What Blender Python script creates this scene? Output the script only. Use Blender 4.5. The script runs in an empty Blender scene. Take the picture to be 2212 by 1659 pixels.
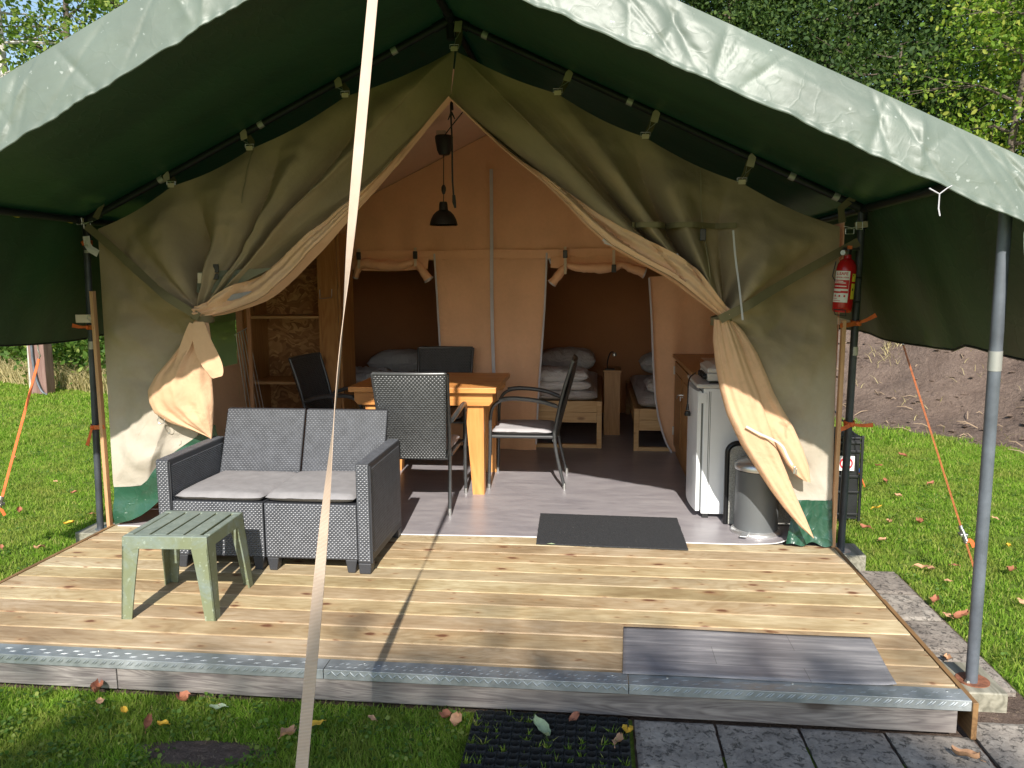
import bpy, bmesh, math, random
import numpy as np
from mathutils import Vector, Matrix, noise
R=math.radians; PI=math.pi
random.seed(7); rng=np.random.default_rng(7)
sc=bpy.context.scene; COL=sc.collection
# ------------------------------------------------------------------ camera
CAM=np.array([0.8476,-4.5939,1.55]); YAW,PIT,ROL,FPX=0.1081,0.1313,-0.0059,1692.23
_f=np.array([-math.sin(YAW),math.cos(YAW),0.]); _r=np.array([math.cos(YAW),math.sin(YAW),0.]); _u=np.array([0,0,1.])
VF=_f*math.cos(PIT)-_u*math.sin(PIT); VU=_u*math.cos(PIT)+_f*math.sin(PIT); VR=_r
VR,VU=VR*math.cos(ROL)+VU*math.sin(ROL), VU*math.cos(ROL)-VR*math.sin(ROL)
cd=bpy.data.cameras.new('camera'); co=bpy.data.objects.new('camera',cd); COL.objects.link(co)
m=Matrix(((VR[0],VU[0],-VF[0],CAM[0]),(VR[1],VU[1],-VF[1],CAM[1]),(VR[2],VU[2],-VF[2],CAM[2]),(0,0,0,1)))
co.matrix_world=m; cd.sensor_width=36; cd.lens=36*FPX/2212.; cd.clip_start=.05; cd.clip_end=400
sc.camera=co
sc.render.resolution_x=1024; sc.render.resolution_y=768
# ------------------------------------------------------------------ light
SD=Vector((-0.115,1.37,-1.0)).normalized()          # the way sunlight travels
EL=math.asin(-SD.z); AZ=math.atan2(-SD.x,-SD.y)
w=bpy.data.worlds.new('World'); sc.world=w; w.use_nodes=True
nt=w.node_tree; bg=nt.nodes['Background']; sky=nt.nodes.new('ShaderNodeTexSky')
sky.sky_type='NISHITA'; sky.sun_disc=False; sky.sun_elevation=EL; sky.sun_rotation=AZ
sky.air_density=1.3; sky.dust_density=.8; sky.ozone_density=1.6
nt.links.new(sky.outputs[0],bg.inputs[0]); bg.inputs[1].default_value=0.12
sl=bpy.data.lights.new('sun','SUN'); sl.energy=5.0; sl.angle=R(0.55); sl.color=(1,.945,.86)
so=bpy.data.objects.new('sun',sl); COL.objects.link(so); so.rotation_euler=SD.to_track_quat('-Z','Y').to_euler()
sc.view_settings.view_transform='Standard'; sc.view_settings.look='None'; sc.view_settings.gamma=1
sc.view_settings.exposure=0.55; sc.view_settings.use_curve_mapping=False
sc.render.engine='CYCLES'; sc.cycles.max_bounces=10; sc.cycles.diffuse_bounces=6; sc.cycles.transparent_max_bounces=16

# ------------------------------------------------------------------ helpers
def ray(u,v): return VF+VR*(u-1106)/FPX-VU*(v-829.5)/FPX
def at(u,v,ax,val):
    d=ray(u,v); t=(val-CAM[ax])/d[ax]; return Vector(CAM+d*t)
def PY(u,v,y=0.): return at(u,v,1,y)
def PZ(u,v,z=0.): return at(u,v,2,z)
def PX(u,v,x=0.): return at(u,v,0,x)
def S(r,g,b): return tuple(((c/255)/12.92 if c/255<=.04045 else ((c/255+.055)/1.055)**2.4) for c in (r,g,b))
def lerp(a,b,t): return a+(b-a)*t
class MB:
    def __init__(s): s.v=[]; s.f=[]; s.m=[]; s.mi=0
    def add(s,vs,fs):
        o=len(s.v); s.v+= [tuple(x) for x in vs]
        for f in fs: s.f.append(tuple(i+o for i in f)); s.m.append(s.mi)
    def box(s,x0,x1,y0,y1,z0,z1,M=None):
        vs=[Vector(p) for p in ((x0,y0,z0),(x1,y0,z0),(x1,y1,z0),(x0,y1,z0),(x0,y0,z1),(x1,y0,z1),(x1,y1,z1),(x0,y1,z1))]
        if M: vs=[M@p for p in vs]
        s.add(vs,[(3,2,1,0),(4,5,6,7),(0,1,5,4),(1,2,6,5),(2,3,7,6),(3,0,4,7)])
    def hexa(s,b,t):   # 4 bottom, 4 top points
        s.add(list(b)+list(t),[(3,2,1,0),(4,5,6,7),(0,1,5,4),(1,2,6,5),(2,3,7,6),(3,0,4,7)])
    def tube(s,pts,r,n=10,cap=True,flat=1.0,up=None):
        pts=[Vector(p) for p in pts]; rr=r if isinstance(r,(list,tuple)) else [r]*len(pts)
        a=(pts[1]-pts[0]).normalized(); ref=Vector(up) if up else (Vector((0,0,1)) if abs(a.z)<.9 else Vector((1,0,0)))
        x=a.cross(ref).normalized(); o=len(s.v)
        for i,p in enumerate(pts):
            if i==0: t=pts[1]-pts[0]
            elif i==len(pts)-1: t=pts[-1]-pts[-2]
            else: t=(pts[i+1]-pts[i]).normalized()+(pts[i]-pts[i-1]).normalized()
            t.normalize(); x=(x-t*x.dot(t)).normalized(); y=t.cross(x)
            for k in range(n):
                an=2*PI*k/n; s.v.append(tuple(p+(x*math.cos(an)+y*math.sin(an)*flat)*rr[i]))
        for i in range(len(pts)-1):
            for k in range(n):
                k2=(k+1)%n; s.f.append((o+i*n+k,o+i*n+k2,o+(i+1)*n+k2,o+(i+1)*n+k)); s.m.append(s.mi)
        if cap:
            s.f.append(tuple(o+k for k in reversed(range(n)))); s.m.append(s.mi)
            s.f.append(tuple(o+(len(pts)-1)*n+k for k in range(n))); s.m.append(s.mi)
    def lathe(s,prof,c=(0,0,0),n=32,M=None):
        o=len(s.v)
        for (r,z) in prof:
            for k in range(n):
                an=2*PI*k/n; p=Vector((c[0]+r*math.cos(an),c[1]+r*math.sin(an),c[2]+z)); s.v.append(tuple(M@p if M else p))
        for i in range(len(prof)-1):
            for k in range(n):
                k2=(k+1)%n; s.f.append((o+i*n+k,o+i*n+k2,o+(i+1)*n+k2,o+(i+1)*n+k)); s.m.append(s.mi)
        for i in (0,len(prof)-1):
            if prof[i][0]>1e-4:
                ids=[o+i*n+k for k in range(n)]; s.f.append(tuple(ids if i else reversed(ids))); s.m.append(s.mi)
    def grid(s,fn,nu,nv,flip=False):
        o=len(s.v)
        for j in range(nv+1):
            for i in range(nu+1): s.v.append(tuple(fn(i/nu,j/nv)))
        for j in range(nv):
            for i in range(nu):
                a=o+j*(nu+1)+i; q=(a,a+1,a+nu+2,a+nu+1); s.f.append(q[::-1] if flip else q); s.m.append(s.mi)
    def prism(s,poly,y0,y1,ax='y'):  # poly of (x,z)
        n=len(poly)
        def mk(p,d):
            return (p[0],d,p[1]) if ax=='y' else ((d,p[0],p[1]) if ax=='x' else (p[0],p[1],d))
        vs=[mk(p,y0) for p in poly]+[mk(p,y1) for p in poly]
        s.add(vs,[tuple(range(n))[::-1],tuple(range(n,2*n))]+[(i,(i+1)%n,(i+1)%n+n,i+n) for i in range(n)])
    def build(s,name,mats,parent=None,smooth=False,bevel=0,thick=0,fixn=True,seg=2):
        me=bpy.data.meshes.new(name); me.from_pydata(s.v,[],s.f)
        mats=mats if isinstance(mats,(list,tuple)) else [mats]
        for q in mats: me.materials.append(q)
        if len(mats)>1: me.polygons.foreach_set('material_index',s.m)
        if fixn:
            bm=bmesh.new(); bm.from_mesh(me); bmesh.ops.recalc_face_normals(bm,faces=bm.faces); bm.to_mesh(me); bm.free()
        if smooth: me.polygons.foreach_set('use_smooth',[True]*len(me.polygons))
        me.update()
        o=bpy.data.objects.new(name,me); COL.objects.link(o)
        if parent: o.parent=parent
        if thick:
            q=o.modifiers.new('s','SOLIDIFY'); q.thickness=thick; q.offset=0
        if bevel:
            q=o.modifiers.new('b','BEVEL'); q.width=bevel; q.segments=seg; q.limit_method='ANGLE'; q.angle_limit=R(40)
        if smooth:
            q=o.modifiers.new('w','EDGE_SPLIT'); q.split_angle=R(45)
        return o
def tag(o,label=None,cat=None,group=None,kind=None):
    if label: o['label']=label
    if cat: o['category']=cat
    if group: o['group']=group
    if kind: o['kind']=kind
    return o
def empty(name,loc,label,cat,group=None,rz=0):
    o=bpy.data.objects.new(name,None); COL.objects.link(o); o.location=loc; o.rotation_euler.z=rz
    o.empty_display_size=.1; return tag(o,label,cat,group)
def hold(name,label,cat,group=None):  # a thing whose parts are modelled in world coordinates
    return empty(name,(0,0,0),label,cat,group)
def copy_tree(o,parent=None):
    c=o.copy(); COL.objects.link(c); c.parent=parent
    for ch in [x for x in bpy.data.objects if x.parent==o]: copy_tree(ch,c)
    return c
def smoothstep(a,b,x):
    t=max(0,min(1,(x-a)/(b-a))); return t*t*(3-2*t)
def poly_at(P,t,key=None):   # point at fraction t of a polyline, by arc length
    L=[0]
    for i in range(1,len(P)): L.append(L[-1]+(Vector(P[i])-Vector(P[i-1])).length)
    d=t*L[-1]
    for i in range(1,len(P)):
        if d<=L[i] or i==len(P)-1:
            q=(d-L[i-1])/max(1e-9,L[i]-L[i-1]); return Vector(P[i-1]).lerp(Vector(P[i]),q)
def smooth_poly(P,it=2):
    P=[Vector(p) for p in P]
    for _ in range(it):
        Q=[P[0]]
        for i in range(len(P)-1):
            Q+= [P[i].lerp(P[i+1],.25),P[i].lerp(P[i+1],.75)]
        Q.append(P[-1]); P=Q
    return P
def fbm(p,o=4):
    return noise.fractal(Vector(p),1.0,2.0,o)
# ------------------------------------------------------------------ materials
def newmat(name):
    mt=bpy.data.materials.new(name); mt.use_nodes=True; n=mt.node_tree; p=n.nodes['Principled BSDF']; return mt,n,p
def nd(n,t,**k):
    x=n.nodes.new(t)
    for a,b in k.items(): setattr(x,a,b)
    return x
def coords(n,scale=(1,1,1),rand=0,kind='Object'):
    tc=nd(n,'ShaderNodeTexCoord'); mp=nd(n,'ShaderNodeMapping'); mp.inputs['Scale'].default_value=scale
    n.links.new(tc.outputs[kind],mp.inputs[0])
    if rand:
        oi=nd(n,'ShaderNodeObjectInfo'); ml=nd(n,'ShaderNodeMath',operation='MULTIPLY'); ml.inputs[1].default_value=rand
        n.links.new(oi.outputs['Random'],ml.inputs[0]); n.links.new(ml.outputs[0],mp.inputs['Location'])
    return mp.outputs[0]
def noi(n,vec,scale,detail=4,rough=.5,dist=0):
    x=nd(n,'ShaderNodeTexNoise'); x.inputs['Scale'].default_value=scale; x.inputs['Detail'].default_value=detail
    x.inputs['Roughness'].default_value=rough; x.inputs['Distortion'].default_value=dist
    if vec: n.links.new(vec,x.inputs['Vector'])
    return x.outputs['Fac']
def ramp(n,fac,stops):
    r=nd(n,'ShaderNodeValToRGB'); e=r.color_ramp.elements
    while len(e)<len(stops): e.new(.5)
    for i,(p,c) in enumerate(stops): e[i].position=p; e[i].color=(*c,1) if len(c)==3 else c
    n.links.new(fac,r.inputs[0]); return r.outputs[0]
def mixc(n,fac,a,b,mode='MIX'):
    x=nd(n,'ShaderNodeMix',data_type='RGBA',blend_type=mode)
    for i,v in ((0,fac),(6,a),(7,b)):
        if hasattr(v,'is_linked'): n.links.new(v,x.inputs[i])
        else: x.inputs[i].default_value=v if i==0 else (*v[:3],1)
    return x.outputs[2]
def mth(n,op,a,b=None):
    x=nd(n,'ShaderNodeMath',operation=op)
    for i,v in ((0,a),(1,b)):
        if v is None: continue
        if hasattr(v,'is_linked'): n.links.new(v,x.inputs[i])
        else: x.inputs[i].default_value=v
    return x.outputs[0]
def bump(n,p,h,strength=.3,dist=.01,prev=None):
    b=nd(n,'ShaderNodeBump'); b.inputs['Strength'].default_value=strength; b.inputs['Distance'].default_value=dist
    n.links.new(h,b.inputs['Height'])
    if prev: n.links.new(prev,b.inputs['Normal'])
    n.links.new(b.outputs[0],p.inputs['Normal']); return b.outputs[0]
def plain(name,c,rough=.6,metal=0,spec=.5,var=.12,nscale=6,bs=.15,bscale=60,bd=.002,cloth=0):
    mt,n,p=newmat(name); v=coords(n)
    f=noi(n,v,nscale,5,.6)
    col=ramp(n,f,[(.3,tuple(x*(1-var) for x in c)),(.7,tuple(min(1,x*(1+var)) for x in c))])
    n.links.new(col,p.inputs['Base Color']); p.inputs['Roughness'].default_value=rough; p.inputs['Metallic'].default_value=metal
    p.inputs['Specular IOR Level'].default_value=spec
    if bs: bump(n,p,noi(n,v,bscale,3),bs,bd)
    return mt
def wood(name,c1,c2,axis='X',knot=(.16,.07,.03),rough=.55,grain=1.,randcol=None,knotamt=1.,grey=None,bs=.25,kscale=3.2):
    mt,n,p=newmat(name)
    a={'X':(.09,1,1),'Y':(1,.09,1),'Z':(1,1,.09)}[axis]
    v=coords(n,a,37.)
    warp=noi(n,v,3.,2,.5)
    f=noi(n,v,26*grain,5,.6,.6); 
    wv=nd(n,'ShaderNodeTexNoise'); wv.inputs['Scale'].default_value=6*grain; wv.inputs['Detail'].default_value=2; wv.inputs['Distortion'].default_value=1.2
    n.links.new(v,wv.inputs['Vector'])
    rings=mth(n,'SINE',mth(n,'MULTIPLY',wv.outputs['Fac'],70.)); rings=mth(n,'ADD',mth(n,'MULTIPLY',rings,.5),.5)
    f2=mth(n,'ADD',mth(n,'MULTIPLY',f,.75),mth(n,'MULTIPLY',rings,.15))
    col=ramp(n,f2,[(.3,c2),(.62,c1)])
    # knots
    k=[.5,1,1]; k={'X':(.45,1,1),'Y':(1,.45,1),'Z':(1,1,.45)}[axis]
    kv=coords(n,k,53.); sx_=nd(n,'ShaderNodeSeparateXYZ'); cb_=nd(n,'ShaderNodeCombineXYZ'); n.links.new(kv,sx_.inputs[0])
    ia={'X':0,'Y':1,'Z':2}[axis]; oth=[q for q in (0,1,2) if q!=ia]
    n.links.new(sx_.outputs[ia],cb_.inputs[0]); n.links.new(mth(n,'ADD',sx_.outputs[oth[0]],sx_.outputs[oth[1]]),cb_.inputs[1]); kv=cb_.outputs[0]
    vo=nd(n,'ShaderNodeTexVoronoi',voronoi_dimensions='2D'); vo.inputs['Scale'].default_value=kscale; vo.inputs['Randomness'].default_value=1
    n.links.new(kv,vo.inputs['Vector'])
    kd=ramp(n,vo.outputs['Distance'],[(.035,(1,1,1)),(.085,(0,0,0))])
    pick=ramp(n,mth(n,'FRACT',mth(n,'MULTIPLY',vo.outputs['Color'],7.3)),[(.50,(0,0,0)),(.54,(1,1,1))])
    kf=mth(n,'MULTIPLY',mth(n,'MULTIPLY',kd,pick),.85*knotamt)
    col=mixc(n,kf,col,knot)
    if randcol:
        oi=nd(n,'ShaderNodeObjectInfo'); rc=ramp(n,oi.outputs['Random'],randcol)
        col=mixc(n,.9,col,rc,'MULTIPLY')
    bl=noi(n,coords(n,a,11.),2.2,3); col=mixc(n,.35,col,ramp(n,bl,[(.3,(.72,.72,.74)),(.7,(1,1,1))]),'MULTIPLY')
    n.links.new(col,p.inputs['Base Color']); p.inputs['Roughness'].default_value=rough
    bump(n,p,f2,bs,.003); return mt
def canvas(name,c,cin=None,var=.12,rough=.9,bs=.5,trans=0,stain=None,weave=True,wr=.5,sunlit_foot=None):
    mt,n,p=newmat(name); v=coords(n)
    big=noi(n,v,2.2,5,.55); fine=noi(n,v,40,3,.6)
    def cc(q): return ramp(n,big,[(.3,tuple(x*(1-var) for x in q)),(.7,tuple(min(1,x*(1+var)) for x in q))])
    col=cc(c)
    if cin:
        g=nd(n,'ShaderNodeNewGeometry'); col=mixc(n,g.outputs['Backfacing'],cc(c),cc(cin))
    if sunlit_foot:  # paler toward the foot: the cream of sunlit cloth painted into the colour
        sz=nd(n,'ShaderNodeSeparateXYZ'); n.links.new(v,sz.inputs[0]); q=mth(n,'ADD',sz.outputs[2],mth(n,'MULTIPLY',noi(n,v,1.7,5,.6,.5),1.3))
        col=mixc(n,mth(n,'MULTIPLY',ramp(n,mth(n,'MULTIPLY',q,.4),[(.40,(1,1,1)),(.80,(0,0,0))]),.9),col,sunlit_foot)
    col=mixc(n,.25,col,ramp(n,fine,[(.3,(.82,.82,.82)),(.7,(1,1,1))]),'MULTIPLY')
    if stain:
        st=ramp(n,noi(n,v,3.3,7,.65,.4),[(.56,(0,0,0)),(.66,(1,1,1))]); col=mixc(n,mth(n,'MULTIPLY',st,.45),col,stain)
    n.links.new(col,p.inputs['Base Color']); p.inputs['Roughness'].default_value=rough; p.inputs['Specular IOR Level'].default_value=.2
    nz=bump(n,p,noi(n,v,6,6,.6,.8),bs*wr,.03); bump(n,p,noi(n,v,260,2),.25,.0008,nz)
    if trans:
        tr=nd(n,'ShaderNodeBsdfTranslucent'); n.links.new(col,tr.inputs[0]); mx=nd(n,'ShaderNodeMixShader'); mx.inputs[0].default_value=trans
        out=n.nodes['Material Output']; n.links.new(p.outputs[0],mx.inputs[1]); n.links.new(tr.outputs[0],mx.inputs[2]); n.links.new(mx.outputs[0],out.inputs[0])
    return mt
def deckwood():
    mt,n,p=newmat('deck_wood'); oi=nd(n,'ShaderNodeObjectInfo')
    v=coords(n,(.16,1,1),41.)
    grain=noi(n,v,55,4,.6,.3)                       # fine fibres
    wv=noi(n,coords(n,(.30,1,1),23.),3.2,3,.5,.8)   # cathedral figure
    rings=mth(n,'ADD',mth(n,'MULTIPLY',mth(n,'SINE',mth(n,'MULTIPLY',wv,95.)),.5),.5)
    blot=noi(n,coords(n,(.5,1,1),13.),3.5,4,.6)
    base=ramp(n,blot,[(.3,(.38,.305,.20)),(.5,(.54,.455,.31)),(.7,(.67,.60,.455))])
    col=mixc(n,.6,base,ramp(n,grain,[(.32,(.62,.56,.48)),(.62,(1,1,1))]),'MULTIPLY'); scf=noi(n,coords(n,(1,1,1)),1.1,6,.7,.4); col=mixc(n,.5,col,ramp(n,scf,[(.38,(.72,.66,.62)),(.58,(1,1,1))]),'MULTIPLY')
    col=mixc(n,.28,col,ramp(n,rings,[(.15,(.66,.55,.42)),(.6,(1,1,1))]),'MULTIPLY')
    col=mixc(n,1.,col,ramp(n,oi.outputs['Random'],[(0,(1.0,.95,.80)),(.18,(.84,.72,.66)),(.34,(.92,.90,.72)),(.5,(1,.98,.92)),(.68,(.80,.68,.62)),(.84,(1,.94,.78)),(1,(.90,.80,.70))]),'MULTIPLY')
    # knots with darker halos
    for sc_,sd_,lo_,hi_,amt in ((4.6,51.,.035,.085,.95),(9.,77.,.025,.07,.7)):
        kn=nd(n,'ShaderNodeTexNoise'); kn.inputs['Scale'].default_value=18; kv=coords(n,(.50,1,1),sd_); n.links.new(kv,kn.inputs['Vector'])
        vm=nd(n,'ShaderNodeVectorMath',operation='MULTIPLY_ADD'); vm.inputs[1].default_value=(.03,.03,.03); n.links.new(kn.outputs['Color'],vm.inputs[0]); n.links.new(kv,vm.inputs[2])
        vo=nd(n,'ShaderNodeTexVoronoi',voronoi_dimensions='2D'); vo.inputs['Scale'].default_value=sc_; n.links.new(vm.outputs[0],vo.inputs['Vector'])
        sp=nd(n,'ShaderNodeSeparateColor'); n.links.new(vo.outputs['Color'],sp.inputs[0])
        pick=ramp(n,sp.outputs[0],[(.42,(0,0,0)),(.44,(1,1,1))]); core=ramp(n,vo.outputs['Distance'],[(lo_,(1,1,1)),(hi_,(0,0,0))]); halo=ramp(n,vo.outputs['Distance'],[(hi_,(1,1,1)),(hi_*2.6,(0,0,0))])
        col=mixc(n,mth(n,'MULTIPLY',mth(n,'MULTIPLY',halo,pick),.30),col,(.42,.24,.11))
        col=mixc(n,mth(n,'MULTIPLY',mth(n,'MULTIPLY',core,pick),amt),col,(.15,.06,.03))
    n.links.new(col,p.inputs['Base Color']); p.inputs['Roughness'].default_value=.6; p.inputs['Specular IOR Level'].default_value=.35
    bump(n,p,mth(n,'ADD',grain,mth(n,'MULTIPLY',rings,.4)),.25,.002); return mt
M={}
M['deck']=deckwood()
M['fascia']=wood('weathered_wood',(.33,.30,.275),(.15,.13,.125),'X',knot=(.07,.05,.04),bs=.6,grain=1.9,kscale=2.6,randcol=[(0,(1,.97,.93)),(1,(.9,.93,1))])
M['block']=wood('post_block_wood',(.34,.32,.25),(.17,.16,.12),'Y',knotamt=0,bs=.6)
M['rim']=wood('rim_wood',(.30,.17,.07),(.16,.085,.035),'Y',knotamt=.3)
M['batten']=wood('batten_wood',(.62,.36,.20),(.50,.27,.13),'Z',knotamt=.4)
M['table']=wood('table_wood',(.74,.34,.10),(.58,.23,.06),'X',knot=(.3,.08,.02),rough=.4,kscale=2.5)
M['tableleg']=wood('table_leg_wood',(.76,.36,.11),(.62,.25,.07),'Z',knot=(.3,.08,.02),rough=.4,kscale=3)
M['pine']=wood('pine_wood',(.52,.30,.13),(.40,.20,.075),'Z',knot=(.16,.06,.02),rough=.5)
M['pinex']=wood('pine_wood_across',(.58,.38,.19),(.46,.27,.11),'X',knot=(.2,.09,.03),rough=.55,kscale=4)
M['pinedark']=wood('varnished_pine',(.46,.24,.08),(.34,.15,.045),'Z',knot=(.12,.045,.015),rough=.42)
M['khaki']=canvas('khaki_canvas',(.305,.235,.148),(.56,.34,.20),var=.10,bs=.45,sunlit_foot=(.52,.48,.41))
M['lining']=canvas('peach_lining',(.66,.42,.26),(.60,.38,.24),var=.08,bs=.7,stain=(.42,.26,.16))
M['liningplain']=canvas('peach_cotton',(.82,.485,.295),None,var=.08,bs=.5)
M['cream']=canvas('cream_canvas',(.60,.54,.45),(.56,.34,.20),var=.06,bs=.5)
M['roofcloth']=canvas('inner_roof_cotton',(.80,.55,.40),None,var=.05,bs=.3,trans=.15)
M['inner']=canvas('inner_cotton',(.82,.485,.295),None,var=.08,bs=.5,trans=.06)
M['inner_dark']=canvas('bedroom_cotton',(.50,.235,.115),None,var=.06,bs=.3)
def pvc(name,ctop,cun,bs=1.0,rough=.33):
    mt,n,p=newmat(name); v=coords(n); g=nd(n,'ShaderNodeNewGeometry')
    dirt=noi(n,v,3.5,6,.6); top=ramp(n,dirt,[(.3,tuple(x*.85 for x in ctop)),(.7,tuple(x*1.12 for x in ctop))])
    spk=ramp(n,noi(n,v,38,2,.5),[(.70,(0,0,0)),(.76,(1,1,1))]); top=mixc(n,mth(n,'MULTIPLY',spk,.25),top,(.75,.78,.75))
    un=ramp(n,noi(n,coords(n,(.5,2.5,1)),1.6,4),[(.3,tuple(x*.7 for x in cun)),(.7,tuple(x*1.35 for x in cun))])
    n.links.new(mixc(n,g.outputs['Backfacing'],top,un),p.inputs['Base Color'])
    p.inputs['Roughness'].default_value=rough; p.inputs['Specular IOR Level'].default_value=.55
    vo=nd(n,'ShaderNodeTexVoronoi',feature='DISTANCE_TO_EDGE'); vo.inputs['Scale'].default_value=5.5
    vn=nd(n,'ShaderNodeTexNoise'); vn.inputs['Scale'].default_value=3; vn.inputs['Detail'].default_value=4; n.links.new(v,vn.inputs['Vector'])
    vm=nd(n,'ShaderNodeVectorMath',operation='MULTIPLY_ADD'); vm.inputs[1].default_value=(.6,.6,.6); n.links.new(vn.outputs['Color'],vm.inputs[0]); n.links.new(v,vm.inputs[2])
    n.links.new(vm.outputs[0],vo.inputs['Vector'])
    cr=ramp(n,vo.outputs['Distance'],[(0,(1,1,1)),(.05,(.35,.35,.35)),(.25,(0,0,0))])
    h=mth(n,'ADD',mth(n,'MULTIPLY',cr,.22),mth(n,'MULTIPLY',noi(n,v,4.5,5,.6,1.6),.75))
    bump(n,p,h,.5*bs,.03)
    tr=nd(n,'ShaderNodeBsdfTranslucent'); tr.inputs[0].default_value=(.03,.30,.12,1); mx=nd(n,'ShaderNodeMixShader'); mx.inputs[0].default_value=.006
    n.links.new(p.outputs[0],mx.inputs[1]); n.links.new(tr.outputs[0],mx.inputs[2]); n.links.new(mx.outputs[0],n.nodes['Material Output'].inputs[0]); return mt
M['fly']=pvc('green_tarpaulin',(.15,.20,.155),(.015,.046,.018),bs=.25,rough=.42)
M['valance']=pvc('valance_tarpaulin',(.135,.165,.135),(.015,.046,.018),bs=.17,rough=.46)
M['mud']=pvc('green_mud_wall',(.022,.080,.048),(.02,.06,.035),bs=.6,rough=.3)
M['pole']=plain('dark_pole',(.018,.021,.026),.45,.3,bs=.1)
M['polegrey']=plain('grey_pole',(.125,.140,.165),.5,.15,var=.3,nscale=9,bs=.15)
M['polemid']=plain('charcoal_pole',(.055,.062,.075),.5,.2,var=.3,nscale=9)
M['tape']=plain('silver_tape',(.42,.42,.40),.4,.3)
M['web']=plain('khaki_webbing',(.62,.52,.39),.85,bscale=300)
M['webdark']=plain('olive_webbing',(.16,.135,.07),.85,bscale=300)
def straps():
    mt,n,p=newmat('beige_strap'); v=coords(n)
    wv=nd(n,'ShaderNodeTexWave',wave_type='BANDS',bands_direction='Z'); wv.inputs['Scale'].default_value=90; n.links.new(v,wv.inputs['Vector'])
    col=ramp(n,wv.outputs['Fac'],[(0,(.46,.33,.24)),(1,(.66,.53,.42))]); n.links.new(mixc(n,.4,col,ramp(n,noi(n,v,6),[(.3,(.6,.5,.45)),(.7,(1,1,1))]),'MULTIPLY'),p.inputs['Base Color'])
    p.inputs['Roughness'].default_value=.8; bump(n,p,wv.outputs['Fac'],.4,.002); return mt
M['strap']=straps()
M['metal']=plain('zinc_metal',(.55,.55,.53),.35,.9,bs=.05)
M['chrome']=plain('brushed_steel',(.70,.70,.70),.34,.8,bs=.05)
M['orange']=plain('orange_webbing',(.62,.13,.03),.7,var=.2,nscale=30,bscale=300)
M['orangerope']=plain('dull_orange_rope',(.40,.12,.04),.8,var=.3,nscale=60)
M['white']=plain('white_enamel',(.82,.84,.86),.3,var=.03,bs=.02)
M['whiteplastic']=plain('white_plastic',(.62,.60,.57),.4,var=.04,bs=.02)
M['black']=plain('black_plastic',(.012,.012,.013),.4,bs=.05)
M['rattan']=plain('charcoal_rattan',(.085,.090,.102),.36,spec=.6,var=.25,nscale=20,bs=.1,bscale=200)
M['rattanbase']=plain('charcoal_rattan_base',(.035,.037,.043),.5)
M['wicker']=plain('black_wicker',(.048,.050,.051),.30,spec=.7,var=.25,nscale=30,bs=.1,bscale=200)
M['wickerbase']=plain('black_wicker_base',(.032,.033,.034),.5)
M['cushion']=plain('grey_cushion',(.27,.26,.265),.9,spec=.2,var=.10,nscale=18,bs=.4,bscale=420,bd=.001)
M['cushionlight']=plain('light_grey_cushion',(.44,.42,.43),.9,spec=.2,var=.08,nscale=18,bs=.4,bscale=420,bd=.001)
M['linen']=canvas('white_bed_linen',(.66,.63,.62),None,var=.05,bs=1.0,wr=1.6)
M['linenpink']=canvas('shaded_bed_linen',(.60,.50,.46),None,var=.05,bs=.6)
M['rubber']=plain('black_rubber',(.010,.011,.011),.75,bscale=120,bs=.4)
M['lampblack']=plain('lamp_black',(.008,.008,.008),.55)
M['red']=plain('red_enamel',(.42,.008,.010),.25,var=.05,bs=.02)
M['labelwhite']=plain('label_white',(.74,.72,.70),.5,var=.03,bs=0)
M['labelred']=plain('label_red',(.50,.01,.012),.5,var=.03,bs=0)
M['yellow']=plain('yellow_label',(.72,.60,.05),.5,var=.05,bs=0)
M['rust']=plain('rusty_iron',(.22,.085,.045),.85,var=.45,nscale=30,bs=.5)
M['silvergrey']=plain('grey_lacquer',(.135,.145,.15),.42,.15,var=.04,bs=.02)
M['zipw']=plain('white_zip_tape',(.52,.50,.53),.7,bscale=300)
M['blackframe']=plain('gas_cage_black',(.012,.013,.015),.5,var=.3,nscale=12)
M['seam']=plain('seam_thread',(.20,.17,.10),.9)
def aluplate():
    mt,n,p=newmat('chequer_aluminium'); v=coords(n); f=noi(n,v,9,5,.6)
    n.links.new(ramp(n,f,[(.3,(.30,.33,.34)),(.7,(.48,.51,.52))]),p.inputs['Base Color']); p.inputs['Metallic'].default_value=.55
    n.links.new(ramp(n,f,[(.3,(.34,.34,.34)),(.7,(.6,.6,.6))]),p.inputs['Roughness']); bump(n,p,noi(n,v,80,3),.2,.002); return mt
M['alu']=aluplate()
def vinyl():
    mt,n,p=newmat('grey_vinyl'); v=coords(n,(.35,1.4,1))
    f=noi(n,v,7,7,.7,.5); f2=noi(n,v,45,4,.7)
    col=ramp(n,f,[(.25,(.235,.215,.235)),(.5,(.33,.305,.32)),(.75,(.42,.395,.40))])
    col=mixc(n,.35,col,ramp(n,f2,[(.3,(.7,.7,.7)),(.7,(1.0,1,1))]),'MULTIPLY')
    n.links.new(col,p.inputs['Base Color']); n.links.new(ramp(n,f,[(.3,(.30,)*3),(.7,(.42,)*3)]),p.inputs['Roughness']); bump(n,p,f2,.08,.001); return mt
M['vinyl']=vinyl()
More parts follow.
